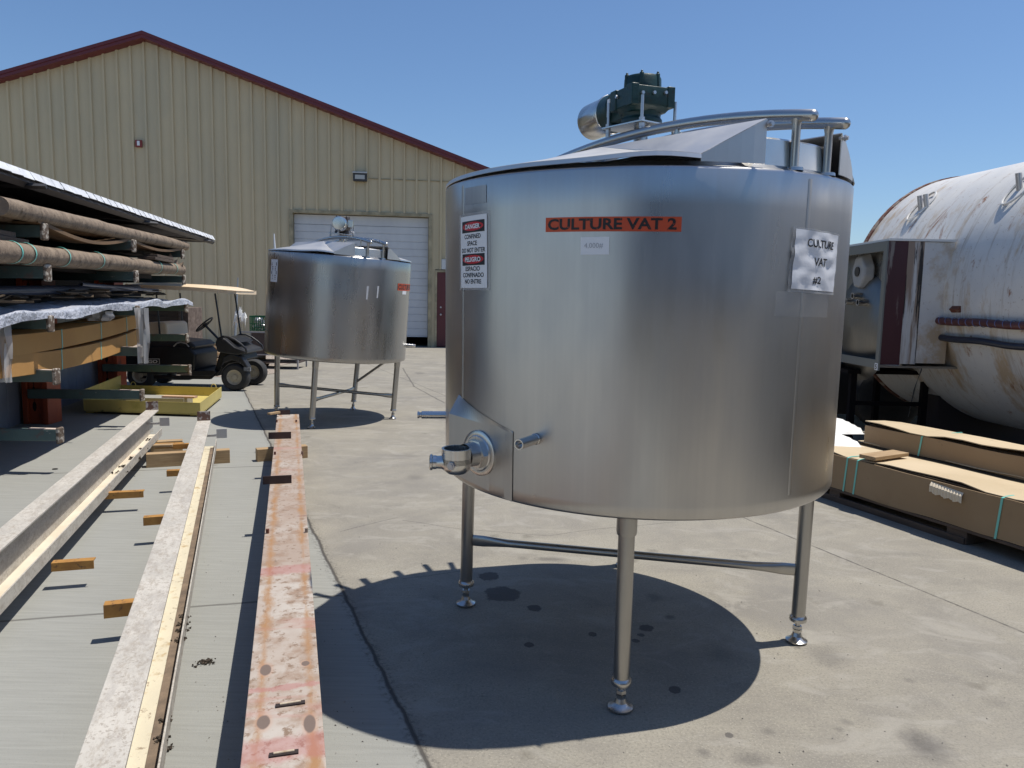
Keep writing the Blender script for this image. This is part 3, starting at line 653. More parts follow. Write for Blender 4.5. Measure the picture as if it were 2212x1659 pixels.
        b.tube([at_(zf+.066), at_(zf+.078)], .021, 6, rs=[.021, .019]); b.tube([at_(zf+.045), at_(zf+.062)], .021, 6, rs=[.018, .021]); b.tube([at_(zf+.03), at_(zf+.046)], .02, 12, rs=[.024, .018])
        b.build('adjuster', STP, lg)
        c = at_(zf)
        b = MB(); Rm = Mi.to_3x3()
        b.lathe([(.0, .002), (.043, .002), (.047, .006), (.047, .011), (.03, .020), (.020, .034), (.0, .035)], 28, c=c, M=Rm); b.build('foot', STP, lg)
        tops.append(at_)
    for (i, j, z) in ((0, 2, .335), (1, 3, .345 if variant == 1 else .33)):
        z2 = z if (i, j) == (0, 2) else z-.045
        a = tops[i](z); c = tops[j](z2 if variant == 1 else z-.05*(i == 1)); dd = (c-a).normalized(); a2 = a+dd*.028; c2 = c-dd*.028
        N_ = 16; pts = [a2.lerp(c2, t) for t in (0, .035, .08, .12, .3, .5, .7, .88, .92, .965, 1)]
        fl_ = [(.45, 1.5), (.45, 1.5), (.7, 1.2), (1, 1), (1, 1), (1, 1), (1, 1), (1, 1), (.7, 1.2), (.45, 1.5), (.45, 1.5)]
        MB().tube(pts, .0185, 14, flat=[(f[0], f[1]) for f in fl_]).build('cross_brace', STL, o)
    if variant == 2:
        MB().tube([tops[3](.36), Vector((.62, .52, .77))], .017, 10).build('cross_brace', STL, o)
    return o, body
def vat_hit(M, x, y, r=RV):
    Mi = M.inverted(); o = Mi @ CAM; d = Mi.to_3x3() @ ray(x, y)
    a = d.x*d.x+d.y*d.y; b = 2*(o.x*d.x+o.y*d.y); c = o.x*o.x+o.y*o.y-r*r; D = max(b*b-4*a*c, 0); t = (-b-math.sqrt(D))/(2*a)
    p = o+d*t; return math.atan2(p.y, p.x), p.z, p
def patch(az, z, w_, h_, r, tilt=0, wav=0, n=14, m=6):
    """function mapping s in 0..1, t in 0..1 to a point on the shell, and a builder"""
    ct, st_ = math.cos(tilt), math.sin(tilt)
    def fn(s, t, lift=0):
        a, b = (s-.5)*w_, (t-.5)*h_; a, b = a*ct-b*st_, a*st_+b*ct
        rr = r+lift+(wav*(noise.noise(Vector((s*5, t*6, az)))+.6) if wav else 0); an = az+a/r
        return Vector((rr*math.cos(an), rr*math.sin(an), z+b))
    return fn
def sheet(fn, mat_, name, par, x0=0, x1=1, y0=0, y1=1, n=14, m=8, lift=0, solid=0):
    b = MB(); b.add([fn(x0+(x1-x0)*i/n, y0+(y1-y0)*j/m, lift) for j in range(m+1) for i in range(n+1)], [[j*(n+1)+i, j*(n+1)+i+1, (j+1)*(n+1)+i+1, (j+1)*(n+1)+i] for j in range(m) for i in range(n)], True)
    return b.build(name, mat_, par)
LZ = Vector((-.0077, -.0286, 1)).normalized()
MV1 = frame((.5558, 3.3467, 0), (1, 0, 0), z=LZ)
f1 = [G(1006, 1306), G(1340, 1531), G(1720, 1386), G(1348, 1222)]
V1, B1 = vat(MV1, 'culture_vat', 'large stainless steel vat in front labelled CULTURE VAT 2 with green gearbox', f1)
LZ2 = Vector((.062, -.012, 1)).normalized()
MV2 = frame((-2.22, 9.12, 0), (1, 0, 0), z=LZ2)
f2 = [G(598, 896), G(673, 925), G(848, 905), G(762, 885)]
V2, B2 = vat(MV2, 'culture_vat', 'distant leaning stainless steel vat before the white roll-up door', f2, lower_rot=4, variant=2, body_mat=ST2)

# labels on the near vat
a0, z0, _ = vat_hit(MV1, 1179, 486); a1, z1, _ = vat_hit(MV1, 1472.5, 484.5)
wd = (a1-a0)*RV; hh = vat_hit(MV1, 1325, 469)[1]-vat_hit(MV1, 1325, 501)[1]
fn = patch((a0+a1)/2, (z0+z1)/2, wd, hh, RV+.0016, tilt=math.atan2(z1-z0, wd))
lb = sheet(fn, ORG, 'name_label', B1, n=24, m=2)
b = MB(); put_text(b, 'CULTURE VAT 2', .02, .965, .12, .90, lambda a, c: fn(a, c, .0009), .03); b.build('lettering', WORN, lb)
a0, z0, _ = vat_hit(MV1, 1254.5, 531); a1, z1, _ = vat_hit(MV1, 1316, 531)
fn2 = patch((a0+a1)/2, (z0+z1)/2, (a1-a0)*RV, .058, RV+.0016, tilt=.01)
tg_ = sheet(fn2, WHT2, 'weight_tag', B1, n=8, m=2)
b = MB(); put_text(b, '4,000#', .13, .79, .34, .66, lambda a, c: fn2(a, c, .0008), -.008); b.build('handwriting', M_('pencil', (.35, .36, .38), .6), tg_)
# paper CULTURE VAT #2
aL, zt_, _ = vat_hit(MV1, 1712, 492); aR, zt2, _ = vat_hit(MV1, 1806, 508); aB, zb_, _ = vat_hit(MV1, 1699, 630)
az = (aL+aR)/2; wd = (aR-aL)*RV; hh = zt_-zb_
fn3 = patch(az, (zt_+zb_)/2-.004, wd*1.02, hh, RV+.004, tilt=-.045, wav=.006)
pp = sheet(fn3, WHT, 'paper_sign', B1, x0=.03, x1=.985, y0=.04, y1=.98, n=18, m=18)
b = MB()
for s, x0, x1, y in (('CULTURE', .26, .86, .79), ('VAT', .42, .70, .50), ('#2', .43, .60, .20)): put_text(b, s, x0, x1, y-.065, y+.065, lambda a, c: fn3(a, c, .0012), .018)
b.build('lettering', BLK, pp)
LAM = M_('clear_laminate', (.62, .63, .64), .2, alpha=.35)
sheet(fn3, LAM, 'laminate', pp, x0=-.02, x1=1.02, y0=-.01, y1=1.01, n=18, m=18, lift=-.0016)
fn4 = patch(az-.06, zb_-.045, .30, .085, RV+.0018, tilt=-.03, wav=.004)
sheet(fn4, CLEAR, 'tape', B1, n=14, m=5)
# danger sign
aL, zc, _ = vat_hit(MV1, 996, 545); aR, zc2, _ = vat_hit(MV1, 1056, 540)
zt_ = vat_hit(MV1, 1026, 465)[1]; zb_ = vat_hit(MV1, 1024, 622)[1]
wd = (aR-aL)*RV; hh = zt_-zb_
fn5 = patch((aL+aR)/2, (zt_+zb_)/2, wd, hh, RV+.003, tilt=.02)
ds = sheet(fn5, WHT2, 'danger_sign', B1, x0=.03, x1=.965, y0=.0, y1=1, n=14, m=2)
sheet(fn5, LAM, 'laminate', ds, x0=-.05, x1=1.04, y0=-.03, y1=1.035, n=14, m=4, lift=-.0012)
for (y0, y1) in ((.77, .93), (.315, .475)):
    b = MB()
    for i in range(10):
        xa, xb = .10+.80*i/10, .10+.80*(i+1)/10; b.add([fn5(xa, y0, .0006), fn5(xb, y0, .0006), fn5(xb, y1, .0006), fn5(xa, y1, .0006)], [(0, 1, 2, 3)])
    b.build('black_band', BLK, ds)
b = MB()
for cyy in (.852, .397):
    n = 36; b.add([fn5(.5, cyy, .0011)]+[fn5(.5+.37*math.cos(2*math.pi*k/n), cyy+.061*math.sin(2*math.pi*k/n), .0011) for k in range(n)], [[0, 1+k, 1+(k+1) % n] for k in range(n)])
b.build('red_oval', RED, ds)
b = MB()
for s, cyy in (('DANGER', .852), ('PELIGRO', .397)): put_text(b, s, .22 if s[0] == 'P' else .24, .78 if s[0] == 'P' else .76, cyy-.033, cyy+.033, lambda a, c: fn5(a, c, .0016), .035)
b.build('white_lettering', WHT2, ds)
for s, x0, x1, y in (('CONFINED', .20, .78, .715), ('SPACE', .31, .66, .62), ('DO NOT ENTER', .09, .92, .525), ('ESPACIO', .24, .75, .268), ('CONFINADO', .13, .87, .18), ('NO ENTRE', .21, .79, .09)):
    put_text(MB(), s, x0, x1, y-.032, y+.032, lambda a, c: fn5(a, c, .0008), .018).build('black_lettering', BLK, ds)
# faded rectangle above the danger sign
aL = vat_hit(MV1, 1005, 420)[0]; aR = vat_hit(MV1, 1051, 420)[0]; zt_ = vat_hit(MV1, 1030, 402)[1]; zb_ = vat_hit(MV1, 1030, 440)[1]
fn6 = patch((aL+aR)/2, (zt_+zb_)/2, (aR-aL)*RV, zt_-zb_, RV+.0012)
sheet(fn6, steel('dull_patch', (.47, .47, .475), .38, aniso=0), 'patch_plate', B1, n=8, m=2)
# outlet pocket: flat plate standing proud of the shell
aR_, zr_, pR = vat_hit(MV1, 1108, 1000)
pR = Vector((RV*math.cos(aR_), RV*math.sin(aR_), 0)); tdir = Vector((math.sin(aR_), -math.cos(aR_), 0)) # towards decreasing azimuth
out = Vector((math.cos(aR_), math.sin(aR_), 0))
tdir = (tdir + out*.02).normalized()
Mi = MV1.inverted()
def loc_plane(x, y, p0, n):
    o = Mi @ CAM; d = Mi.to_3x3() @ ray(x, y); return o + d*((p0-o).dot(n)/d.dot(n))
npl = Vector((tdir.y, -tdir.x, 0)); 
if npl.dot(out) < 0: npl = -npl
pR2 = pR + out*.004
_o = Mi @ CAM; _d = Mi.to_3x3() @ ray(972, 1025); LBp = _o+_d*((ZB-_o.z)/_d.z)
pR2 = pR + out*.003
def pxy(M, p):
    q = M @ p - CAM; return W_/2+F*q.dot(rt)/q.dot(fwd), H_/2-F*q.dot(up)/q.dot(fwd)
azq = min([aR_-R_(8+.25*k) for k in range(110)], key=lambda a: abs(pxy(MV1, Vector(((RV+.045)*math.cos(a), (RV+.045)*math.sin(a), .9)))[0]-969))
lp_ = Vector(((RV+.045)*math.cos(azq), (RV+.045)*math.sin(azq), 0)); LBp = lp_.copy()
tdir = (lp_-pR2).normalized(); npl = Vector((tdir.y, -tdir.x, 0)); npl = npl if npl.dot(out) > 0 else -npl
LT = loc_plane(970, 893, pR2, npl); RT = loc_plane(1107, 935, pR2, npl)
LBt = Vector((LT.x, LT.y, ZB+.045)); RB = Vector((pR2.x, pR2.y, ZB+.002)); RT = Vector((pR2.x, pR2.y, RT.z)); 
zL = LT.z
azL = math.atan2(LT.y, LT.x)
inn = lambda p, r=.80: Vector((p.x, p.y, 0)).normalized()*r
bL = inn(LT)
bk = -npl*.30
b = MB()
A, Bq, Cq, Dq = LBt, RB, Vector((RT.x, RT.y, RT.z)), Vector((LT.x, LT.y, zL))
A2 = LBt+bk; D2 = Dq+bk; TZ = zL-.02
# front, left return, bottom, sloped top tucking into the shell
topin = lambda p: Vector((*(inn(p, RV-.002).xy), p.z+.055))
n = 28; row_f = [Cq.lerp(Dq, i/n) for i in range(n+1)]; row_b = [Vector((*(inn(p, RV+.0015).xy), p.z+.004+.07*i/n)) for i, p in enumerate(row_f)]
b.add([A, Bq, Cq, Dq], [(0, 1, 2, 3)]); b.add([A, Dq, D2, A2], [(0, 1, 2, 3)]); b.add([A, A2, Bq], [(0, 1, 2)])
b.add(row_f+row_b, [[i, i+1, n+1+i+1, n+1+i] for i in range(n)]); b.add([row_f[-1], row_b[-1], row_b[-1]+bk, D2], [(0, 1, 2, 3)])
pk = b.build('outlet_pocket', ST, V1, bevel=.003)
# outlet valve
fc = loc_plane(1036, 978, pR2, npl); vd = npl; vs_ = Vector((-vd.y, vd.x, 0))
def AXM(z_): 
    z_ = Vector(z_).normalized(); x_ = Vector((0, 0, 1)).cross(z_); x_ = x_.normalized() if x_.length > .01 else Vector((1, 0, 0)); return Matrix((x_, z_.cross(x_), z_)).transposed()
b = MB(); b.lathe([(.088, 0), (.088, .006), (.076, .011), (.070, .010), (.066, .014), (.0, .014)], 40, c=fc+vd*.001, M=AXM(vd)); 
b.lathe([(.058, .012), (.058, .030), (.050, .032), (0, .032)], 6, c=fc, M=AXM(vd)); fl_ = b.build('outlet_flange', STB, V1)
vc = fc+vd*.115
b = MB(); b.pipe(vc+Vector((0, 0, -.02)), vc+Vector((0, 0, .036)), .056, .047, 32)
b.lathe([(.0, -.058), (.035, -.058), (.050, -.045), (.056, -.02), (.056, .0)], 32, c=vc); b.cyl(vc+Vector((0, 0, -.03)), vc+Vector((0, 0, -.026)), .047, n=28)
b.tube([fc+vd*.02, fc+vd*.075], .045, 28, rs=[.047, .045], cap=False)
sd_ = (vd*.75 - vs_*.66).normalized(); 
cand = [(vd*.75 - vs_*.66).normalized(), (vd*.75 + vs_*.66).normalized()]
left_ = min(cand, key=lambda q: (MV1.to_3x3() @ q).x); sd_ = left_
sp = vc+Vector((0, 0, -.018))
b.tube([sp+sd_*.035, sp+sd_*.055, sp+sd_*.082], .024, 24, rs=[.038, .025, .0235], cap=False); b.pipe(sp+sd_*.075, sp+sd_*.10, .026, .0195, 24)
b.lathe([(.0262, 0), (.030, .003), (.030, .009), (.0262, .012)], 24, c=sp+sd_*.088, M=AXM(sd_))
b.cyl(sp+sd_*.082, sp+sd_*.084, .0225)
vv_ = b.build('outlet_valve', STB, V1)
od = (vd*.85+ (vs_ if left_ is cand[0] else -vs_)*.5).normalized(); b = MB(); b.cyl(sp+od*.05, sp+od*.066, .0155, n=6); b.cyl(sp+od*.066, sp+od*.070, .009, n=12); b.build('valve_bolt', CHROM, vv_)
# tube stubs
a_, z_, p_ = vat_hit(MV1, 1158, 948); dd = Vector((math.cos(a_), math.sin(a_), 0)); tip = p_+dd*.115
b = MB(); b.pipe(p_-dd*.01, tip, .0185, .0145, 24); b.cyl(tip-dd*.03, tip-dd*.028, .0145); b.lathe([(.0186, 0), (.0205, .002), (.0205, .006), (.0186, .008)], 24, c=p_+dd*.003, M=AXM(dd)); b.build('thermometer_stub', STB, V1)
aq = R_(178); nq = Vector((math.sin(aq), -math.cos(aq), 0)); _d = Mi.to_3x3() @ ray(940, 896); _o = Mi @ CAM; pz = (_o+_d*(-_o.dot(nq)/_d.dot(nq))).z; p_ = Vector((RV*math.cos(aq), RV*math.sin(aq), pz)); dd = Vector((-1, -.05, 0)).normalized()
b = MB(); b.tube([p_-dd*.03, p_+dd*.115], .0175, 20); b.tube([p_+dd*.115, p_+dd*.118, p_+dd*.124, p_+dd*.126], .014, 20, rs=[.0165, .0125, .0125, .0155]); b.tube([p_+dd*.126, p_+dd*.134], .016, 20); b.build('side_stub', STB, V1)

# labels on the far vat
def vpatch(x0, x1, y0, y1, lift=.002):
    aL, zc, _ = vat_hit(MV2, x0, (y0+y1)/2); aR, _, _ = vat_hit(MV2, x1, (y0+y1)/2); zt_ = vat_hit(MV2, (x0+x1)/2, y0)[1]; zb_ = vat_hit(MV2, (x0+x1)/2, y1)[1]
    return patch((aL+aR)/2, (zt_+zb_)/2, (aR-aL)*RV, zt_-zb_, RV+lift)
aL, zc, _ = vat_hit(MV2, 859, 619); fn = patch(aL+.62/2/RV, zc-.004, .62, .082, RV+.003)
lb = sheet(fn, ORG, 'name_label', B2, n=24, m=1); WORN = BLK; b = MB(); put_text(b, 'CULTURE VAT 1'[:11], .02, .80, .14, .9, lambda a, c: fn(a, c, .001), .03); b.build('lettering', WORN, lb)
fn = vpatch(869, 877, 626, 636); sheet(fn, WHT2, 'weight_tag', B2, n=3, m=1)
fn = vpatch(585.5, 600, 560, 609); ds2 = sheet(fn, WHT2, 'danger_sign', B2, n=6, m=4)
b = MB()
for y in (.80, .42): b.add([fn(.14, y-.07, .001), fn(.88, y-.07, .001), fn(.88, y+.07, .001), fn(.14, y+.07, .001)], [(0, 1, 2, 3)])
for k, y in enumerate((.67, .60, .53, .29, .21, .13)): b.add([fn(.24, y-.018, .001), fn(.78, y-.018, .001), fn(.78, y+.018, .001), fn(.24, y+.018, .001)], [(0, 1, 2, 3)])
b.build('worn_print', M_('worn_print', (.05, .04, .045), .6, col2=(.5, .5, .5), ns=60, rmp=(.5, .6)), ds2)
for (x0, x1, y0, y1) in ((825, 831, 665, 692), (853, 859, 664, 690)):
    fn = vpatch(x0-34, x1-34, y0-52+50-40, y1-40); 
b = MB()
for (x0, x1, y0, y1) in ((791, 796, 618, 647), (814, 818, 618, 644)):
    fn = vpatch(x0-.0, x1, y0, y1, .0015); b.add([fn(0, 0), fn(.7, 0), fn(1, 1), fn(.1, 1)], [(0, 1, 2, 3)])
b.build('tape_residue', M_('tape_residue', (.6, .6, .6), .4), B2)
a_, z_, p_ = vat_hit(MV2, 873, 748); dd = Vector((1, -.1, 0)); p_ = Vector((RV*math.cos(R_(8)), RV*math.sin(R_(8)), z_)); MB().cyl(p_-dd*.02, p_+dd*.115, .02).build('side_stub', STB, V2)

# ---------------------------------------------------------------- steel beams
def beamframe(dir_deg, nval, ncos):
    d = Vector((math.cos(R_(dir_deg)), math.sin(R_(dir_deg)), 0)); n = Vector((d.y, -d.x, 0))   # n towards the right of travel
    return d, n
def proj_s(d, p): return d.dot(p)
def ibeam(name, label, deg, nc, s0, s1, s1low, lipmat, trough, dirt_to, T=.35, B=.143):
    d, n = beamframe(deg, 0, 0); org = n*nc; M = frame(org, d)     # local x along, y = left of travel => -y is towards n
    o = root(name, label, 'steel beam', mat=M, group='long steel beams lying on timber blocks')
    L_ = s1-s0
    f = MB(); N_ = 40
    f.bb((s0, -.0575, T-.012), (s1, .0575, T)); f.build('top_flange', BEAMW, o, bevel=.002)
    MB().bb((s0, -.005, B+.001), (s1-.03, .005, T-.0125)).build('web', BEAMW, o)
    MB().bb((s0, -.1005, B-.012), (s1low, .108, B)).build('bottom_flange', trough, o, bevel=.002)
    MB().bb((s0, -.1075, B-.018), (s1low+.05, -.1010, B+.052)).build('edge_lip', lipmat, o, bevel=.0015)
    # upright end plate
    MB().bb((s1-.012, -.055, T+.001), (s1-.002, .055, T+.085)).build('end_tab', M_('rusty_tab', (.13, .07, .05), .8, col2=(.42, .38, .35), ns=18, rmp=(.5, .58)), o)
    MB().bb((s1-.34, -.20, B+.10), (s1-.33, -.115, B+.18)).bb((s1-.34, -.114, B+.115), (s1-.33, -.006, B+.135)).build('side_tab', M_('pale_tab', (.45, .44, .42), .6), o)
    # strip of dirt along the lip
    b = MB(); random.seed(int(deg*10)); s = s0+.2
    vs = []
    if dirt_to:
        b.bb((s0, -.100, B+.0005), (s1low-.1, -.060, B+.006))
        b.build('dirt_strip', M_('silt', (.22, .16, .11), .95, col2=(.12, .09, .065), ns=12, bump=.004), o)
    return o, d, n, M
Lb, Ld, Ln, LM = ibeam('steel_beam', 'white steel beam with rusty trough, farthest left, next to the green rack arms', 106.8, -1.295, .9, 7.93, 7.72, BEAMW, BEAMT, False)
Mb, Mdv, Mn, MM = ibeam('steel_beam', 'dirty white steel beam between the rusty-trough beam and the pink rusted beam', 110.0, -.347, .3, 7.22, 7.05, BEAMW, BEAMV, True)
# clumps of soil
def clump(name, label, pts, par=None, sc_=.02, world=True, mat_=DIRT, seed=1):
    random.seed(seed); b = MB()
    for p in pts:
        for k in range(26):
            q = Vector(p[:3]) + Vector((random.gauss(0, p[3]), random.gauss(0, p[3]*.8), abs(random.gauss(0, p[3]*.25))))
            r = random.uniform(.3, 1)*sc_*.5; e = Matrix.Rotation(random.random()*6, 3, 'Z') @ Matrix.Rotation(random.random()*6, 3, 'X')
            b.add([q+e @ Vector(v)*r for v in ((1, 0, 0), (-.8, .5, 0), (-.5, -.8, .1), (0, .1, .9), (.2, .1, -.7))], [(0, 1, 3), (1, 2, 3), (2, 0, 3), (1, 0, 4), (2, 1, 4), (0, 2, 4)])
    ob = b.build(name, mat_)
    if label: tag(ob, label, 'soil')
    return ob
def on_local(M, x, y, z): return M @ Vector((x, y, z))
def near_s(d, px, py, z): return d.dot(G(px, py, z))
tt = []
for (px, py, k) in ((325, 950, .05), (305, 970, .05), (288, 990, .04), (270, 1008, .03), (255, 1020, .04)):
    p = on_local(LM, near_s(Ld, px, py, .15), -.075, .147); tt.append((p.x, p.y, p.z, .022))
o_ = clump('soil_clump', 'dry dark soil scattered in the trough of the leftmost beam', tt, sc_=.03, seed=3)
tt = []
for (px, py, k) in ((382, 1335, .02), (380, 1350, .02), (375, 1365, .02), (372, 1385, .02), (345, 1560, .02), (338, 1600, .02)):
    p = on_local(MM, near_s(Mdv, px, py, .15), -.092, .15); tt.append((p.x, p.y, p.z, .012))
clump('soil_clump', 'dark soil caught along the lip of the dirty white beam', tt, sc_=.018, seed=4)
p = G(440, 1433); clump('soil_clump', 'dark soil clump alone on concrete between two beams', [(p.x, p.y, .004, .014), (p.x+.012, p.y+.003, .004, .012)], sc_=.018, seed=5)
p = G(358, 1620); clump('soil_clump', 'dark soil clump fallen beside the dirty white beam at the bottom edge', [(p.x, p.y, .004, .014), (p.x-.01, p.y-.03, .004, .014)], sc_=.02, seed=6)
# yellow angle clips welded to the beams (parts)
def clip(par, M, d, px0, px1, py, z, th=.045, side=-1, hook=True):
    """horizontal angle bar from the beam centre out to the pixel x range"""
    P0 = G(px0, py, z); P1 = G(px1, py, z); Mi_ = M.inverted(); a = Mi_ @ P0; c = Mi_ @ P1
    b = MB(); xx = (a.x+c.x)/2; ya, yc = a.y, c.y
    b.bb((xx-.003, ya, z-th), (xx+.003, yc, z)); b.bb((xx+.0032, ya, z-.006), (xx+.045, yc, z))
    b2 = MB()
    return b.build('clip', YCLIP, par, bevel=.001)
clip(Lb, LM, Ld, 113, 200, 1213, .14); clip(Lb, LM, Ld, 213, 308, 1063, .14); clip(Lb, LM, Ld, 335, 395, 958, .14)
clip(Mb, MM, Mdv, 225, 300, 1303, .17, .06); clip(Mb, MM, Mdv, 310, 366, 1116, .17, .05); clip(Mb, MM, Mdv, 360, 400, 1016, .17, .045)
clip(Mb, MM, Mdv, 374, 420, 959, .17, .045)
# dark angle ends beside the leftmost clips
# right hand beam
Rd, Rn = beamframe(106.7, 0, 0); T3 = .33; RC = -.03
RM = frame(Rn*RC, Rd)
for (x, y, hw, hh) in ((574, 1447, 11, 11), (660, 1433, 8, 5), (569, 1560, 13, 14), (669, 1563, 12, 18)):
    p = RM.inverted() @ G(x, y, T3); a = (G(x+hw, y, T3)-G(x-hw, y, T3)).length/2; q = (G(x, y+hh, T3)-G(x, y-hh, T3)).length/2; PSPOTS.append((p.x, p.y, q, a))
for ya, yb in ((1645, 1590), (1490, 1478), (1240, 1222)): PBANDS.append(((RM.inverted() @ G(620, ya, T3)).x, (RM.inverted() @ G(620, yb, T3)).x))
PINK = M_('pink_rusted_primer', (.37, .295, .235), .6, col2=(.33, .25, .195), ns=4, spots=[(1.1, .45, .6, (.45, .40, .345)), (9, .48, .64, (.29, .20, .14)), (34, .56, .64, (.22, .15, .10))], extra=pink_extra, bump=.001, bs=50)
rb = root('steel_beam', 'pinkish rusted flat-topped steel beam nearest the vats', 'steel beam', mat=RM, group='long steel beams lying on timber blocks')
s1 = Rd.dot(G(624, 895, T3)); 
MB().bb((.2, -.103, T3-.012), (s1, .103, T3)).build('top_flange', PINK, rb, bevel=.002)
MB().bb((.2, -.006, .127), (s1-.02, .006, T3-.0125)).build('web', PINK, rb)
MB().bb((.2, -.103, .115), (s1-.02, .103, .1265)).build('bottom_flange', PINK, rb, bevel=.002)
DKP = M_('shaded_brown_plate', (.055, .028, .022), .7, col2=(.035, .02, .018), ns=9)  # bracket fronts lie in shade, and that shade is put into this brown
for (px0, px1, py0, py1) in ((568, 630, 1028, 1045), (580, 629, 934, 948), (601, 627, 886, 896)):
    a = RM.inverted() @ G(px0, py1, T3); c = RM.inverted() @ G(px1, py1, T3); h_ = (py1-py0)*((a.x)/F)*1.02
    xx = (a.x+c.x)/2
    MB().bb((xx-.004, a.y, T3+.001), (xx+.004, c.y, T3+h_)).bb((xx+.0042, max(a.y, c.y)-.001 if False else min(a.y, c.y), T3+.001), (xx+.05, max(a.y, c.y), T3+.007)).build('angle_bracket', DKP, rb)
# weld slugs / slots near the camera end and bolts further on
for (x, y) in ((627, 1523), (613, 1630)):
    a = RM.inverted() @ G(x-32, y+4, T3); c = RM.inverted() @ G(x+32, y-5, T3)
    b = MB(); mid = (a+c)/2; L2 = (c-a); L2.z = 0; ang = math.atan2(L2.y, L2.x)
    b.box((mid.x, mid.y, T3+.0025), (L2.length, .017, .004), rz=ang); b.build('slot', M_('dark_slot', (.03, .02, .018), .9), rb)
    b = MB(); b.box((mid.x, mid.y-.0, T3+.0065), (L2.length*.72, .007, .006), rz=ang+.03); b.build('weld_bead', M_('pale_bead', (.55, .48, .36), .7, col2=(.3, .2, .12), ns=40), rb, bevel=.002)
for (x, y) in ((578, 1152), (662, 1150), (594, 982), (653, 981), (598, 912), (640, 912)):
    p = RM.inverted() @ G(x, y, T3); MB().cyl((p.x, p.y, T3-.01), (p.x, p.y, T3+.022), .008, n=6).build('bolt', RUST, rb)

# timber blocks under the beams
def timber(label, x0, y0, x1, y1, z0=.0, z1=.10, w=.09, rot=None, mat_=WOOD):
    """block whose near bottom edge runs between two picture points at height z0"""
    a = G(x0, y0, z0); c = G(x1, y1, z0); d = (c-a); L_ = d.length; M = frame(a, d)
    b = MB().bb((0, 0, 0), (L_, w, z1-z0)); o = b.build('timber_block', mat_, None, bevel=.003)
    o.matrix_world = M; tag(o, label, 'timber block', 'timber blocks under the steel beams'); return o
timber('long yellow timber block under the dirty white beam', 316, 1011, 497, 1000, z1=.118)
timber('brown timber block sticking out beyond the leftmost beam end', 325, 982, 395, 978, z1=.118)
timber('timber block under the pink rusted beam', 556, 998, 665, 989, z1=.113)
timber('small yellow timber piece tilted at the far end of the pink beam', 584, 897, 606, 893, z0=.36, z1=.38, w=.04)
timber('short timber block between the two white beams near their far end', 330, 967, 372, 966, z0=.1185, z1=.14, w=.09, mat_=WOOD)
# hidden bearer farther along and near the camera keep the beams up
rg = MB(); p = G(119, 1009+5); rg.tube([p+Vector((.02*math.cos(a), .015*math.sin(a), .004)) for a in [i*.5 for i in range(14)]], .003, 6)
tag(rg.build('wire_ring', BLKM), 'tiny black wire ring alone on concrete near the lowest rack arm', 'ring')

# ---------------------------------------------------------------- shed behind the rack
wa, wb = Vector((-5.415, 7.75, 0)), Vector((-5.94, 10.15, 0)); wd_ = (wb-wa).normalized()
SM = frame(wa, wd_)          # local x away from camera, y = left
sh = root('storage_shed', 'blue-grey sided shed with a white corrugated roof over the storage rack', 'shed', mat=SM)
b = MB(); x0, x1, zt_ = -3.1, 3.35, 2.62
xs_ = [x0]; 
while xs_[-1]+.30 < x1: xs_.append(xs_[-1]+.30)
xs_.append(x1)
for a, c in zip(xs_, xs_[1:]):
    b.add([(a+.004, 0, 0), (c-.004, 0, 0), (c-.004, 0, zt_), (a+.004, 0, zt_), (a, .012, 0), (c, .012, 0), (c, .012, zt_), (a, .012, zt_)], [(0, 1, 2, 3), (1, 5, 6, 2), (4, 0, 3, 7)])
b.bb((x0, .013, 0), (x1, 3.0, zt_-.05)); b.build('siding', GRYW, sh)
MB().bb((1.0, -.012, .62), (1.22, -.001, 1.02)).build('hatch_plate', M_('grey_plate', (.14, .15, .17), .6), sh)
# roof: edge line from pixels
e0 = G(0, 362, 2.40); e1 = G(463, 517, 2.40); ed = (e1-e0).normalized(); en = Vector((ed.y, -ed.x, 0)); e00 = e0-ed*2.6
b = MB(); pitch = .19; Lr = (e1-e00).length; nb = int(Lr/pitch); rise = .16; depth_ = 2.6
prof = []
for k in range(nb+1):
    for dx, dz in ((0, 0), (.10, 0), (.125, .03), (.165, .03)): 
        if k*pitch+dx <= Lr: prof.append((k*pitch+dx, dz))
vs = []
for x, dz in prof:
    p = e00+ed*x; vs += [p+Vector((0, 0, dz)), p-en*depth_+Vector((0, 0, dz+rise))]
b.add(vs, [[2*i, 2*i+2, 2*i+3, 2*i+1] for i in range(len(prof)-1)]); b.xf(SM.inverted()); b.build('roof', ROOFW, sh, solid=.003)
MB().add([e00+Vector((0,0,-.03))-en*.02, e1+Vector((0,0,-.03))-en*.02, e1-en*2.6+Vector((0,0,rise-.03)), e00-en*2.6+Vector((0,0,rise-.03))], [(0,1,2,3)]).xf(SM.inverted()).build('roof_shade_sheet', M_('roof_shade_dark', (.02, .02, .025), .8), sh, solid=.004)  # dark sheet under the roof, its shade put into the colour
b = MB(); nseg = int(Lr/.19)
for k in range(nseg):
    xa = k*pitch+.008; xb = xa+.165; far = k/nseg
    if far < .42: xb = xa+pitch-.008 if k % 9 else xb
    p, q = e00+ed*xa, e00+ed*xb; h_ = .045; o1 = en*.010; o2 = en*.050
    pts = [p+o1+Vector((0, 0, .045)), q+o1+Vector((0, 0, .045)), q+o2+Vector((0, 0, -.022+random.uniform(-.006, .006))), p+o2+Vector((0, 0, -.022+random.uniform(-.004, .004)))]
    b.add(pts, [(0, 3, 2, 1)])
b.xf(SM.inverted()); b.build('eave_flashing', ROOFW, sh, solid=.003)
b = MB(); p, q = e00-en*.03+Vector((0, 0, -.045)), e1-en*.03+Vector((0, 0, -.045)); b.tube([p, q], .04, 4); 
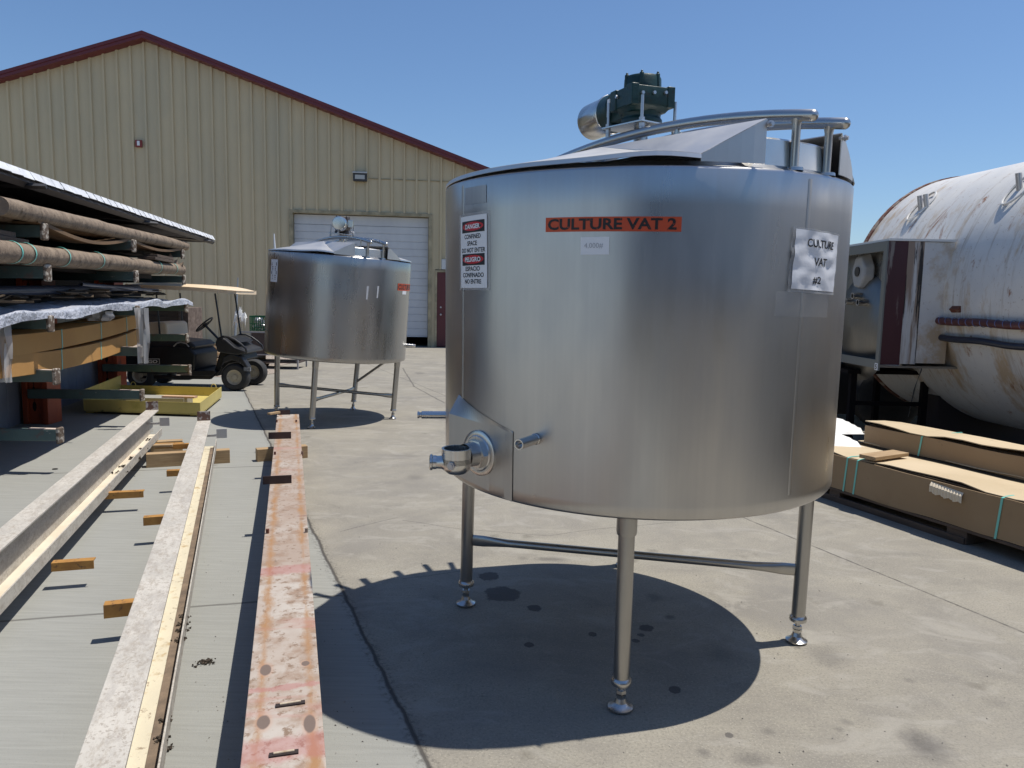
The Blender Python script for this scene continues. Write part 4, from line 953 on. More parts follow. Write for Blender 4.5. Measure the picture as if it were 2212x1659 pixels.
p, q = e00-en*.75+Vector((0, 0, -.03)), e1-en*.75+Vector((0, 0, -.03)); b.tube([p, q], .035, 4); b.xf(SM.inverted()); b.build('purlin', DGREY, sh)
for k, (px, py, zz) in enumerate(((100, 403, 2.33), (340, 483, 2.33), (455, 521, 2.33))):
    p = G(px, py, zz); b = MB(); b.tube([p, p-en*1.7], .022, 4)
    if k: b.tube([p-en*.9-ed*1.2, p], .018, 4)
    b.xf(SM.inverted()); b.build('roof_bracket', DGREY, sh)
# dark sheet over the back wall, the roof's shade put into its colour
MB().bb((x0, -.004, 1.30), (x1+.25, -.016, 2.60)).build('back_shade_panel', M_('back_shade_dark', (.012, .013, .02), .8), sh)

# ---------------------------------------------------------------- cantilever rack
RKd = Vector((math.cos(R_(102)), math.sin(R_(102)), 0))
tips = {0: ((131, 940), (308, 853), (410, 797)), 1: ((123, 813), (304, 760), (405, 730)), 2: ((110, 699), (298, 673), (403, 665)), 3: ((104, 589), (295, 597), (398, 604)), 4: ((97, 500), (290, 531), (395, 549))}
dep = (6.0, 8.2, 10.64)
posts = [Vector((-4.87, 6.15, 0)), Vector((-5.33, 8.34, 0)), Vector((-5.86, 10.82, 0))]
rk = root('cantilever_rack', 'cantilever storage rack with orange uprights and long green arms on the left', 'storage rack', loc=posts[1])
for i, P in enumerate(posts):
    px = P
    b = MB(); ax_ = Matrix.Rotation(R_(2), 3, 'Z')
    b.box((P.x, P.y+.0, 1.13), (.165, .20, 2.26)); b.box((P.x-.115, P.y, 1.13), (.06, .25, 2.26)); b.box((P.x+.115, P.y-.005, 1.13), (.06, .255, 2.26)); 
    up_ = b.build('upright', ORNG, rk, bevel=.006, world=True)
    hx = MB()
    z = .2
    while z < 2.2:
        hh_ = .055; pts = [(P.x-.022+dx, P.y-.1012, z+dz) for dx, dz in ((-.008, -hh_), (.008, -hh_), (.022, -.02), (.022, .02), (.008, hh_), (-.008, hh_), (-.022, .02), (-.022, -.02))]
        hx.add(pts, [list(range(8))]); 
        if z < 2.05: hx.add([(P.x-.026, P.y-.1012, z+hh_+.002), (P.x-.018, P.y-.1012, z+hh_+.002), (P.x-.018, P.y-.1012, z+.165-hh_), (P.x-.026, P.y-.1012, z+.165-hh_)], [(0, 1, 2, 3)])
        z += .165
    hx.build('castellation', M_('dark_opening', (.03, .012, .01), .9), up_, world=True)
ARMZ = {}
for lv, tp in tips.items():
    for i, (px, py) in enumerate(tp):
        T_ = AY(px, py, dep[i]); ARMZ[(lv, i)] = T_; P = posts[i]; base = Vector((P.x, P.y-.13 if i == 1 else P.y-.13, T_.z-.01))
        d = (T_-base); d.z = 0; L_ = d.length; M = frame(base, d, z=(0, 0, 1)); sl = (T_.z-base.z)/L_
        b = MB(); hw = .03
        z0a, z0b = -.052, .052
        b.hull8([M @ Vector(v) for v in ((-.06, -hw, -.056), (L_-.02, -hw, -.045+.01), (L_-.02, hw, -.045+.01), (-.06, hw, -.056))], [M @ Vector(v) for v in ((-.06, -hw, .05), (L_-.02, -hw, .05+.01), (L_-.02, hw, .05+.01), (-.06, hw, .05))])
        arm = b.build('arm', ARMG, rk, bevel=.006, world=True)
        b = MB(); c = M @ Vector((L_-.005, 0, .008)); ax_ = M.to_3x3(); b.box(c, (.03, .078, .135), ax=ax_); b.build('end_plate', WORNM, arm, bevel=.012, world=True, seg=3)
        if lv in (0, 1): b = MB(); c = M @ Vector((L_-.14, 0, .062)); b.box(c, (.24, .055, .003), ax=ax_); b.build('worn_patch', M_('worn_light', (.55, .45, .38), .6), arm, world=True)
def rp(px, py, dcol):   # picture point at the depth of the rack face scaled by column parameter
    return AY(px, py, dcol)
def armz(lv, y):
    a, b_, c = (ARMZ[(lv, k)] for k in range(3)); 
    if y < b_.y: t = (y-a.y)/(b_.y-a.y); return a.z+(b_.z-a.z)*t
    t = (y-b_.y)/(c.y-b_.y); return b_.z+(c.z-b_.z)*t
# stock on the arms ----------------------------------------------------
def roll(name, label, cat, pts, r, mat_, wob=.004, n=18, group=None):
    b = MB(); P = [Vector(p) for p in pts]; dense = []; rs = []
    for a, c in zip(P, P[1:]):
        for k in range(10): dense.append(a.lerp(c, k/10)+Vector((0, 0, noise.noise(a.lerp(c, k/10)*2)*wob*2)))
    dense.append(P[-1]); rs = [r*(1+noise.noise(p*3)*.08) for p in dense]
    b.tube(dense, r, n, rs=rs); o = b.build(name, mat_); tag(o, label, cat, group); return o
def line_pts(x0, y0, Y0, x1, y1, Y1, ext=0):
    a = AY(x0, y0, Y0); c = AY(x1, y1, Y1); return [a+(a-c)*ext, c]
a = AY(20, 468, 5.6); 
# top level: long kraft wrapped roll plus a flat carton under it
t1 = line_pts(10, 478, 5.62, 398, 541, 10.9); z5 = .055
def shelf_line(lv, off, r, y0, y1, inset):
    out = []
    for y in (y0, (y0+y1)/2, y1):
        t = (y-6.0)/(10.64-6.0); x = -3.67+(-4.63+3.67)*t; out.append(Vector((x-inset, y, armz(lv, y)+.060+r+off)))
    return out
roll('carpet_roll', 'long kraft-wrapped roll on the topmost rack arms under the roof', 'roll', shelf_line(4, 0, .07, 5.35, 11.0, .12), .07, CARDT)
roll('carpet_roll', 'second wrapped roll lying behind the front one on the topmost arms', 'roll', shelf_line(4, .0, .09, 4.6, 10.9, .33), .09, CARDT)
def carton(name, label, cat, pts_bot, w, h, mat_, sag=0, group=None, straps=(), n=12, dirx=Vector((-1, 0, 0))):
    """long carton following three ground-plan points with its near bottom edge at pts_bot"""
    def bez(t):
        a, m, c = pts_bot; return a*((1-t)**2)+m*(2*t*(1-t))+c*t*t
    r_ = root(name, label, cat, loc=pts_bot[1], group=group)
    vs = []; fs = []
    for i in range(n+1):
        p = bez(i/n); q = p+dirx*w; vs += [p, q, q+Vector((0, 0, h)), p+Vector((0, 0, h))]
    for i in range(n):
        for k in range(4): fs.append([4*i+k, 4*i+(k+1) % 4, 4*(i+1)+(k+1) % 4, 4*(i+1)+k])
    fs += [[0, 1, 2, 3][::-1], [4*n, 4*n+1, 4*n+2, 4*n+3]]
    MB().add(vs, fs).build('carton_body', mat_, r_, bevel=.004, world=True)
    for t in straps:
        p = bez(t); q = bez(min(1, t+.004)); tt_ = (bez(min(1, t+.05))-bez(max(0, t-.05))).normalized()*.008; e = Vector((0, 0, .004)); o_ = -dirx*.003
        b = MB(); ring = [p+o_-e, p+o_+Vector((0, 0, h))+e, p+dirx*w-o_+Vector((0, 0, h))+e, p+dirx*w-o_-e]
        for k in range(4):
            a_, c_ = ring[k], ring[(k+1) % 4]; b.add([a_-tt_, a_+tt_, c_+tt_, c_-tt_], [(0, 1, 2, 3)])
        b.build('strap', TEAL, r_, world=True, solid=.0015)
    return r_
def sl(lv, y, inset=.1, dz=.062): t = (y-6.0)/(4.64); return Vector((-3.67-.96*t-inset, y, armz(lv, y)+dz))
# level 3: bundle of wrapped tubes
roll('wrapped_tube_bundle', 'paper-wrapped tube bundle with teal straps on the fourth row of arms', 'tube bundle', shelf_line(3, 0, .075, 5.1, 10.6, .10), .075, CARDT)
roll('wrapped_tube_bundle', 'wrapped tube bundle lying behind the strapped one on the fourth row of arms', 'tube bundle', shelf_line(3, 0, .075, 4.6, 10.2, .30), .08, CARDT)
o_ = bpy.data.objects['wrapped_tube_bundle']
for y in (5.68, 6.35, 7.2, 9.3, 10.1, 5.45):
    p = sl(3, y, .10, .062+.075); b = MB(); b.lathe([(.083, -.010), (.0845, 0), (.083, .010)], 20, c=p, M=AXM(RKd)); b.build('strap', TEAL, o_, world=True)
b = MB(); p = sl(3, 5.35, .22, .215); q = sl(3, 5.85, .22, .215); M = frame(p, q-p); 
o_ = b.bb((0, -.08, 0), (.5, .08, .04)).bb((-.25, -.07, .041), (.3, .07, .08)).build('board_stack', WOODD, None, bevel=.003); o_.matrix_world = M; tag(o_, 'short dark boards stacked on the tube bundle at the left edge', 'boards')
p = sl(3, 9.0, .12, .215); q = sl(3, 9.9, .12, .23); M = frame(p, q-p)
o_ = MB().bb((0, -.10, 0), (.95, .10, .035)).bb((.1, -.1, .036), (.9, .06, .07)).build('board_stack', WOODD, None, bevel=.003); o_.matrix_world = M; tag(o_, 'dark boards lying across the tube bundle toward its far end', 'boards')
# crumpled paper
def crumple(name, label, cat, c, sx, sy, sz, mat_, seed, n=9):
    random.seed(seed); b = MB(); vs = []
    for j in range(n):
        for i in range(n):
            u, v = i/(n-1)-.5, j/(n-1)-.5; q = noise.noise(Vector((u*4, v*4, seed)))
            vs.append(Vector(c)+Vector((u*sx+q*sx*.2, v*sy, q*sz+noise.noise(Vector((u*9, v*9, seed+5)))*sz*.4+(.25-u*u)*sz)))
    b.add(vs, [[j*n+i, j*n+i+1, (j+1)*n+i+1, (j+1)*n+i] for j in range(n-1) for i in range(n-1)]); o = b.build(name, mat_, None, solid=.003); tag(o, label, cat); return o
CRP = M_('torn_paper', (.34, .27, .21), .8, col2=(.2, .14, .1), ns=6)
crumple('crumpled_paper', 'crumpled torn paper at the far end of the tube bundle', 'paper', AY(362, 577, 10.4), .36, .3, .20, CRP, 3)
crumple('crumpled_paper', 'small ragged scrap hanging under the top row near the far arm', 'paper', AY(270, 580, 9.5), .3, .25, .06, CRP, 9)
for lv, y0_, y1_, ins, hh2, lab in ((4, 4.8, 10.6, .62, .16, 'added dark filler stack for the shaded gap behind the topmost rolls'), (3, 4.8, 10.3, .60, .22, 'added dark filler stack for the shaded gap behind the wrapped tube bundles'), (2, 4.8, 10.2, .66, .26, 'added dark filler stack for the shaded gap behind the white plastic sheet')):  # made-up stacks, kept dark to fill the see-through gaps with shade
    p = sl(lv, y0_, ins, .064); q = sl(lv, y1_, ins, .064); M = frame(p, q-p); b = MB(); L2_ = (q-p).length
    for k in range(3): b.bb((k*.07, -.16, k*hh2/3), (L2_-.11*k, .16-.02*k, (k+1)*hh2/3-.006))
    o_ = b.build('board_stack', M_('shade_fill_boards', (.03, .024, .02), .85), None, bevel=.003); o_.matrix_world = M; tag(o_, lab, 'boards')
for lv, y0_, y1_, sag, lab in ((4, 5.9, 8.3, .10, 'nearer sagging brown carton strip under the topmost roll'), (4, 8.2, 10.7, .07, 'farther sagging brown carton strip under the topmost roll')):
    b = MB(); vs = []; n = 16
    for i in range(n+1):
        t = i/n; y = y0_+(y1_-y0_)*t; p = sl(lv, y, .10, .062); z = p.z-sag*math.sin(math.pi*t); vs += [(p.x+.02, y, z), (p.x-.35, y, z+.01), (p.x-.35, y, z+.035), (p.x+.02, y, z+.03)]
    b.add(vs, [[4*i+k, 4*i+(k+1) % 4, 4*(i+1)+(k+1) % 4, 4*(i+1)+k] for i in range(n) for k in range(4)]); tag(b.build('carton_strip', M_('brown_carton_strip', (.20, .12, .06), .8, col2=(.14, .085, .045), ns=3), None), lab, 'carton')
# level 2: white plastic sheet over a pile, dark pipe on top
b = MB(); n = 46; m = 12; vs = []
for i in range(n+1):
    y = 4.2+(11.0-4.2)*i/n
    for j in range(m+1):
        t = j/m; e = sl(2, y, .0, .0); edge = e.x-.045+.02*math.sin(y*3)
        if t < .35:      # hanging skirt
            tt_ = t/.35; z = e.z+.035-.018*math.sin(y*4.1)-.02*noise.noise(Vector((y*2, 0, 1)))+tt_*(.075+.02*math.sin(y*5)); x = edge+.004*math.sin(y*26)*(1-tt_)+.010*math.sin(y*3.1)*(1-tt_)
        else:
            tt_ = (t-.35)/.65; x = edge-tt_*1.05; z = e.z+.085+.055*math.sin(tt_*2.4)+.03*noise.noise(Vector((y*2.5, tt_*5, 2)))+.015*noise.noise(Vector((y*9, tt_*9, 2)))
            if i > n-3: z -= .03*(i-n+3)
        vs.append((x, y, z))
b.add(vs, [[i*(m+1)+j, i*(m+1)+j+1, (i+1)*(m+1)+j+1, (i+1)*(m+1)+j] for i in range(n) for j in range(m)], True)
o_ = b.build('plastic_sheet', PLAS, None, sharp=False); tag(o_, 'crinkled white plastic sheet draped over the third row of arms', 'plastic sheet')
def hang(x, y0, y1, Y, wd, label, seed):
    random.seed(seed); p = AY(x, y0, Y); q = AY(x, y1, Y); n = 8; vs = []
    for i in range(n+1):
        z = p.z+(q.z-p.z)*i/n
        for j in range(7):
            u = j/6-.5; vs.append((p.x+u*wd*(1-.3*math.sin(i)*.3)+.01*noise.noise(Vector((i, j, seed))), p.y+.03*math.sin(u*14+i*.4), z+(.03*noise.noise(Vector((j, seed, 0))) if i == n else 0)))
    b = MB(); b.add(vs, [[i*7+j, i*7+j+1, (i+1)*7+j+1, (i+1)*7+j] for i in range(n) for j in range(6)], True)
    o = b.build('plastic_scrap', M_('clear_plastic', (.6, .6, .6), .3, alpha=.55), None); tag(o, label, 'plastic')
hang(305, 665, 825-40, 8.05, .14, 'torn clear plastic strip hanging in front of the cartons by the middle arms', 2)
hang(212, 672, 693, 7.3, .28, 'crumpled clear plastic flap under the white sheet', 5)
hang(4, 690, 826, 5.4, .10, 'clear plastic hanging at the left edge of the picture', 7)
dp = [sl(2, 4.4, .42, .26), sl(2, 9.6, .42, .26)]
o_ = MB().pipe(dp[0], dp[1], .045, .038, 20).build('dark_pipe', BPIP); tag(o_, 'long dark metal pipe lying above the white plastic sheet', 'pipe')
o_ = MB().pipe(sl(2, 7.2, .25, .30), sl(2, 9.75, .2, .235), .02, .016, 14).build('dark_pipe', BPIP); tag(o_, 'short thin grey pipe end beside the long dark pipe', 'pipe')
b = MB(); random.seed(12)
for k in range(70):
    y = random.uniform(5.2, 10.5); p = sl(2, y, random.uniform(.18, .5), .17+random.uniform(0, .07)); e = Matrix.Rotation(random.random()*6, 3, 'Z') @ Matrix.Rotation(random.uniform(-.5, .5), 3, 'X')
    b.box(p, (random.uniform(.1, .4), random.uniform(.02, .08), .008), ax=e)
o_ = b.build('bark_scraps', CARDD); tag(o_, 'brown torn cardboard scraps along the top of the white sheet', 'scraps', kind='stuff')
# level 1-2: two sagging long cartons
for k, (dz, lab) in enumerate(((0, 'lower orange-brown long carton sagging across the rack arms'), (.145, 'upper orange-brown long carton sagging across the rack arms'))):
    p0 = HP(Vector((-3.62, 6.0, 0)), Vector((math.sin(R_(102)), -math.cos(R_(102)), 0)), 15, 822); nrm = Vector((math.sin(R_(102)), -math.cos(R_(102)), 0))
    ref = Vector((-3.86, 6.0, 0))
    A_ = HP(ref, nrm, 8, 812 if k == 0 else 770); C_ = HP(ref, nrm, 300, 742 if k == 0 else 706); B_ = HP(ref, nrm, 165, 791 if k == 0 else 745)
    dd_ = A_-C_; A_ = A_+(A_-B_)*.55
    mid = B_*2-(A_+C_)/2
    h0 = .172 if k == 0 else .16
    C2 = C_+(C_-B_)*.02
    carton('long_carton', lab, 'carton', [A_, mid, C2], .38, h0, CARDO, straps=(.42, .66, .87), group='long cartons on the rack', n=18)
# tall wooden crate standing behind the cart
YQ = 12.75; p = AY(300, 663, YQ); q = AY(405, 668, YQ); zt_ = p.z; L_ = q.x-p.x
cr = root('wooden_crate', 'dark plank crate with strand-board end standing behind the golf cart seat', 'crate', mat=frame((p.x, YQ, 0), (1, .03, 0)))
b = MB(); hh_ = .145
for k in range(int(zt_/hh_)): b.bb((0, 0, zt_-(k+1)*hh_+.004), (L_-.17, .6, zt_-k*hh_))
b.build('planks', WOODD, cr, bevel=.004); MB().bb((L_-.165, -.008, .03), (L_, .61, zt_+.004)).build('end_panel', OSB, cr, bevel=.004)

# ---------------------------------------------------------------- yellow tray
FL, FR, BR_, BL_ = G(183, 893), G(433, 901), G(479, 862), G(262, 856)
yt = root('steel_tray', 'low yellow steel tray with one tall side on the concrete by the rack', 'steel tray', loc=FL)
zf = .035
b = MB()
def wall(b, a, c, h0, h1, th, zb=zf):
    d = (c-a).normalized(); n = Vector((-d.y, d.x, 0))*th
    b.hull8([a+Vector((0, 0, zb)), c+Vector((0, 0, zb)), c+n+Vector((0, 0, zb)), a+n+Vector((0, 0, zb))], [a+Vector((0, 0, h0)), c+Vector((0, 0, h1)), c+n+Vector((0, 0, h1)), a+n+Vector((0, 0, h0))])
fh = .175
b = MB(); wall(b, FL, FR, fh, fh, .008); b.build('front_side', YEL, yt, world=True)
b = MB(); wall(b, FR, BR_, fh, fh+.0, .008); b.build('right_side', YEL, yt, world=True)
b = MB(); wall(b, BR_, BL_, fh-.01, fh-.01, .008); b.build('rear_side', YEL, yt, world=True)
b = MB(); wall(b, BL_+Vector((-.01, .01, 0)), FL+Vector((-.01, 0, 0)), .30, .29, .008); b.build('tall_side', YEL, yt, world=True)
b = MB(); b.hull8([p+Vector((0, 0, .028)) for p in (FL, FR, BR_, BL_)], [p+Vector((0, 0, .042)) for p in (FL, FR, BR_, BL_)]); b.build('tray_floor', YEL, yt, world=True)
b = MB()
for p in (FL.lerp(FR, .03)+Vector((.0, .1, 0)), FR+Vector((-.1, .12, 0)), BL_+Vector((.1, -.2, 0)), BR_+Vector((-.14, -.1, 0))): b.box((p.x, p.y, .014), (.10, .12, .027))
b.build('foot_pad', YEL, yt, world=True)
for t, (a, c) in ((.16, (FL, FR)), (.12, (BL_, BR_)), (.92, (BL_, BR_))):
    p = a.lerp(c, t); b = MB(); b.tube([p+Vector((.035*math.cos(q), .012, fh-.012+.05*math.sin(q))) for q in [i*math.pi/8 for i in range(9)]], .006, 8); b.build('lifting_ring', YEL, yt, world=True)
b = MB(); random.seed(5)
o_ = MB().box(((FL+BR_)/2+Vector((.15, -.30, .105))), (.75, .30, .12), rz=.05).build('loose_board', M_('grey_board', (.30, .29, .26), .7), None); tag(o_, 'grey board stack lying flat inside the yellow tray', 'board')
o_ = MB().box(((FL+BR_)/2+Vector((.45, -.36, .177))), (.42, .10, .022), rz=-.03).build('loose_board', M_('pink_board', (.52, .33, .22), .7), None); tag(o_, 'pinkish wooden board on the grey stack inside the yellow tray', 'board')

# ---------------------------------------------------------------- golf cart
YN, YF = 11.42, 12.32
gcart = root('golf_cart', 'black golf cart with a beige roof parked behind the rack', 'golf cart', loc=G(404, 845))
def cp(x, y, Y=YN): return AY(x, y, Y)
def wheel(px, py, Y, r, w_=.16):
    c = cp(px, py, Y); c.z = r; b = MB(); ax_ = Vector((0, 1, 0)); Mx = AXM(ax_)
    b.lathe([(r*.55, 0), (r*.62, -.005), (r*.86, -.005), (r*.97, .02), (r, .045), (r, w_-.045), (r*.97, w_-.02), (r*.86, w_+.005), (r*.6, w_)], 36, c=c, M=Mx); wh = b.build('wheel', RUBB, gcart, world=True)
    b = MB(); b.lathe([(r*.56, .012), (r*.545, .0), (r*.50, .006), (r*.45, .03), (r*.2, .035), (r*.18, .012), (0, .010)], 28, c=c, M=Mx); b.build('rim', RIM, wh, world=True)
wheel(506, 821, YN, .215); wheel(545, 808, YF-.1, .215); wheel(302, 822, YN, .215); wheel(348, 808, YF-.1, .215)
def slab(name, poly, Y0, Y1, mat_, par=gcart, bevel=.02, shrink=None):
    a = [cp(x, y, YN) for x, y in poly]; f = [Vector((p.x, Y0, p.z)) for p in a]; k = [Vector((p.x, Y1, p.z)) for p in a]
    n = len(a); b = MB(); b.add(f+k, [list(range(n)), [n+i for i in range(n)][::-1]]+[[i, n+i, n+(i+1) % n, (i+1) % n] for i in range(n)])
    return b.build(name, mat_, par, bevel=bevel, world=True)
Y0, Y1 = YN-.02, YF-.05
body = slab('rear_body', [(262, 772), (268, 800), (300, 806), (345, 808), (410, 806), (422, 800), (424, 765), (412, 752), (390, 746), (330, 748), (275, 755)], Y0, Y1, CART, bevel=.03)
slab('seat_cushion', [(300, 742), (304, 753), (415, 756), (422, 748), (410, 739), (360, 734), (310, 736)], Y0+.03, Y1-.03, CARTG, bevel=.03)
slab('seat_back', [(313, 700), (312, 728), (355, 731), (360, 726), (357, 700), (350, 696), (318, 696)], Y0+.06, Y1-.06, SEAT, bevel=.03)
slab('floor_pan', [(415, 800), (415, 811), (458, 812), (470, 803), (462, 800)], Y0, Y1, BLKM, bevel=.008)
slab('frame_rail', [(300, 812), (300, 818), (452, 820), (460, 812)], Y0+.05, Y0+.12, BLKM, bevel=.004)
slab('front_shield', [(455, 814), (460, 796), (470, 760), (482, 756), (500, 760), (516, 764), (522, 780), (508, 782), (488, 786), (476, 798), (466, 814)], Y0+.10, Y1-.08, CART, bevel=.02)
slab('front_fender', [(476, 796), (484, 785), (500, 778), (516, 782), (530, 795), (538, 803), (536, 792), (522, 770), (500, 764), (484, 770)], Y0+.01, Y0+.16, CARTG, bevel=.015)
rim_ = MB(); rim_.tube([Vector((p.x, Y0+.04 if k < 9 else Y1-.08, p.z)) for k, p in enumerate([cp(x, y) for x, y in ((466, 742), (470, 732), (480, 727), (492, 728), (506, 734), (520, 744), (530, 753), (531, 760), (530, 762), (530, 762), (531, 760), (530, 753), (520, 744), (506, 734), (492, 728), (480, 727), (470, 732), (466, 742))])], .016, 8); rim_.build('cowl_rim', CARTG, gcart, world=True)
cw = slab('cowl', [(465, 742), (469, 733), (480, 729), (488, 733), (508, 750), (531, 758), (530, 763), (514, 767), (490, 764), (470, 760)], Y0+.0, Y1-.04, CARTG, bevel=.04)
slab('dash_tray', [(474, 731), (484, 728), (500, 732), (514, 741), (508, 742), (490, 736)], Y0+.12, Y1-.15, BLKM, par=gcart, bevel=.01)
# roof
rfz = [cp(x, y, YN) for x, y in ((276, 623), (500, 636), (513, 634))]
b = MB(); a0 = cp(276, 620); a1 = cp(455, 636); 
nx = 12; vs = []
xa, xb = cp(278, 620).x, cp(512, 632).x; zz = lambda t: cp(278, 622).z*(1-t)+cp(512, 635).z*t+.02
ny = 6; top = []; bot = []
for i in range(nx+1):
    t = i/nx; x = xa+(xb-xa)*t
    for j in range(ny+1):
        u = j/ny; y = Y0-.06+(Y1-Y0+.12)*u; ee = min(t, 1-t, 1)*8; ed_ = min(1, ee, min(u, 1-u)*6); top.append(Vector((x, y+(.06*max(0, 1-(1-t)*8))*(.5-u)*2, zz(t)+.03+.040*min(1, ed_)+.02*math.sin(math.pi*t)))); bot.append(Vector((x, y+(.06*max(0, 1-(1-t)*8))*(.5-u)*2, zz(t)-.015+.015*math.sin(math.pi*t))))
k = len(top); fs = []
for i in range(nx):
    for j in range(ny):
        q = [i*(ny+1)+j, (i+1)*(ny+1)+j, (i+1)*(ny+1)+j+1, i*(ny+1)+j+1]; fs.append(q); fs.append([k+z for z in q][::-1])
for i in range(nx):
    for j in (0, ny): q = [i*(ny+1)+j, (i+1)*(ny+1)+j]; fs.append([q[0], q[1], k+q[1], k+q[0]])
for j in range(ny):
    for i in (0, nx): q = [i*(ny+1)+j, i*(ny+1)+j+1]; fs.append([q[0], q[1], k+q[1], k+q[0]])
b.add(top+bot, fs); b.build('canopy', BEIG, gcart, bevel=.01, world=True)
for (x0, y0, x1, y1) in ((464, 634, 483, 762), (337, 632, 346, 740)):
    for Yq in (Y0+.03, Y1-.03):
        p = cp(x0, y0); q = cp(x1, y1); p.y = Yq; q.y = Yq; MB().tube([p, q], .014, 8).build('roof_strut', BLKM, gcart, world=True)
# steering
p = cp(430, 702); p.y = Y0+.22; q = cp(469, 744); q.y = Y0+.25; MB().tube([p, q], .018, 8).build('steering_column', BLKM, gcart, world=True)
ax_ = (q-p).normalized(); Mx = AXM(ax_); b = MB(); b.tube([p+Mx @ Vector((.155*math.cos(t), .155*math.sin(t), 0)) for t in [i*math.pi/12 for i in range(25)]], .013, 8, cap=False)
for t in (0.5, 2.6, 4.7): b.tube([p, p+Mx @ Vector((.15*math.cos(t), .15*math.sin(t), 0))], .011, 6)
b.tube([p-ax_*.01, p+ax_*.04], .035, 12); b.build('steering_wheel', BLKM, gcart, world=True)
# rear armrest hoops
b = MB(); pts = [cp(377, 748), cp(384, 741), cp(392, 739), cp(404, 742), cp(410, 749)]
for p in pts: p.y = Y0-.01
b.tube(pts, .010, 8); b.build('hip_rail', CHROM, gcart, world=True)
bd = slab('badge', [(302, 774), (302, 787), (348, 787), (348, 774)], Y0-.012, Y0-.004, BLKM, par=body, bevel=.002)
PLT = M_('badge_silver', (.75, .72, .68), .5)
b = MB(); fy = Y0-.0165
def bp(a, c): p = cp(303+44*a, 786.5-12*c); return Vector((p.x, fy, p.z))
put_text(b, 'EZGO', .10, .90, .22, .78, bp, .03)
for (x0, x1, y0, y1) in ((0, 1, 0, .07), (0, 1, .93, 1), (0, .02, .07, .93), (.98, 1, .07, .93)): b.add([bp(x0, y0), bp(x1, y0), bp(x1, y1), bp(x0, y1)], [(0, 1, 2, 3)])
b.build('badge_lettering', PLT, bd, world=True)
b = MB(); p = cp(528, 795); q = cp(540, 800); b.box(((p+q)/2), (.10, .03, .06)); b.build('number_plate', M_('dirty_plate', (.3, .31, .33), .5, col2=(.1, .1, .1), ns=30), gcart, world=True)

# ---------------------------------------------------------------- odds and ends near the warehouse wall
def boxthing(name, label, cat, x0, y0, x1, y1, Y, dy, mat_, rz=0, open_=False, group=None, bevel=.005):
    a = AY(x0, y1, Y); c = AY(x1, y0, Y); o = root(name, label, cat, loc=((a.x+c.x)/2, Y, max(0, a.z)), group=group, rz=rz)
    w_, h_ = abs(c.x-a.x), c.z-a.z
    return o, w_, h_
# steel cart with a green milk crate
Yc = 15.0
tb, w_, h_ = boxthing('utility_cart', 'rusty brown steel cart standing against the tan wall', 'cart', 521, 714, 600, 800, Yc, .6, WOODD)
zt_ = AY(560, 716, Yc).z; zb_ = AY(560, 765, Yc).z
BRN2 = M_('brown_sheet', (.085, .06, .052), .6, col2=(.055, .04, .036), ns=4)
MB().bb((-w_/2+.22, 0, zb_), (w_/2+.4, .6, zt_-.03)).build('side_panel', BRN2, tb)
b = MB(); 
for x in (-w_/2, w_/2+.4):
    for y in (-.01, .62): b.bb((x-.015, y-.015, 0), (x+.015, y+.015, zt_))
b.bb((-w_/2, -.02, zt_-.03), (w_/2+.4, .0, zt_)).bb((-w_/2, -.02, zb_-.02), (w_/2+.4, 0, zb_+.005)); b.build('frame', M_('pale_steel', (.35, .34, .34), .4), tb)
b = MB(); b.bb((-w_/2, 0, .12), (w_/2+.4, .6, .15)); b.build('lower_shelf', BRN2, tb)
a = AY(534, 713, Yc); c = AY(574, 683, Yc); ck = root('milk_crate', 'green plastic milk crate full of small parts on the steel cart', 'crate', loc=((a.x+c.x)/2, Yc+.12, zt_+.004))
w2 = (c.x-a.x)*.98; h2 = c.z-zt_-.004; b = MB()
b.bb((-w2/2, 0, 0), (w2/2, .32, .012)); b.bb((-w2/2, 0, h2-.03), (w2/2, .012, h2)).bb((-w2/2, .308, h2-.03), (w2/2, .32, h2)).bb((-w2/2, .012, h2-.03), (-w2/2+.012, .308, h2)).bb((w2/2-.012, .012, h2-.03), (w2/2, .308, h2))
for k in range(9):
    x = -w2/2+.01+k*(w2-.02)/8; b.bb((x-.008, 0.001, .012), (x+.008, .009, h2-.03)).bb((x-.008, .31, .012), (x+.008, .319, h2-.03))
for k in range(6):
    y = .03+k*.052; b.bb((w2/2-.010, y-.008, .012), (w2/2-.001, y+.008, h2-.03)).bb((-w2/2+.001, y-.008, .012), (-w2/2+.01, y+.008, h2-.03))
for zq in (.07, .14): b.bb((-w2/2, -.001, zq), (w2/2, .008, zq+.014)).bb((w2/2-.009, .01, zq), (w2/2+.001, .31, zq+.014))
b.build('basket', CRT, ck)
b = MB(); random.seed(3)
for k in range(60): b.box((random.uniform(-w2/2+.04, w2/2-.04), random.uniform(.03, .29), random.uniform(.02, h2-.05)), (.03, .03, .05), ax=Matrix.Rotation(random.random()*6, 3, (1, .4, .2)))
b.build('contents', CHROM, ck)
crumple('plastic_bag', 'white plastic bag bunched beside the green crate', 'bag', AY(519, 692, Yc+.1), .20, .25, .32, FOAM, 21)
o_ = MB().tube([AY(505, 800, 15.8), AY(514, 600, 16.4)], .03, 8, rs=[.035, .012]).build('leaning_pole', M_('grey_pole', (.18, .2, .22), .5)); tag(o_, 'grey tapered pole leaning on the wall behind the golf cart', 'pole')
o_ = MB().tube([AY(597, 800, 16.0), AY(595, 560, 16.4), AY(592, 505, 16.5)], .03, 8, rs=[.04, .032, .012]).build('leaning_pole', M_('white_pole', (.5, .52, .55), .4)); tag(o_, 'pale tapered pole rising behind the far vat', 'pole')
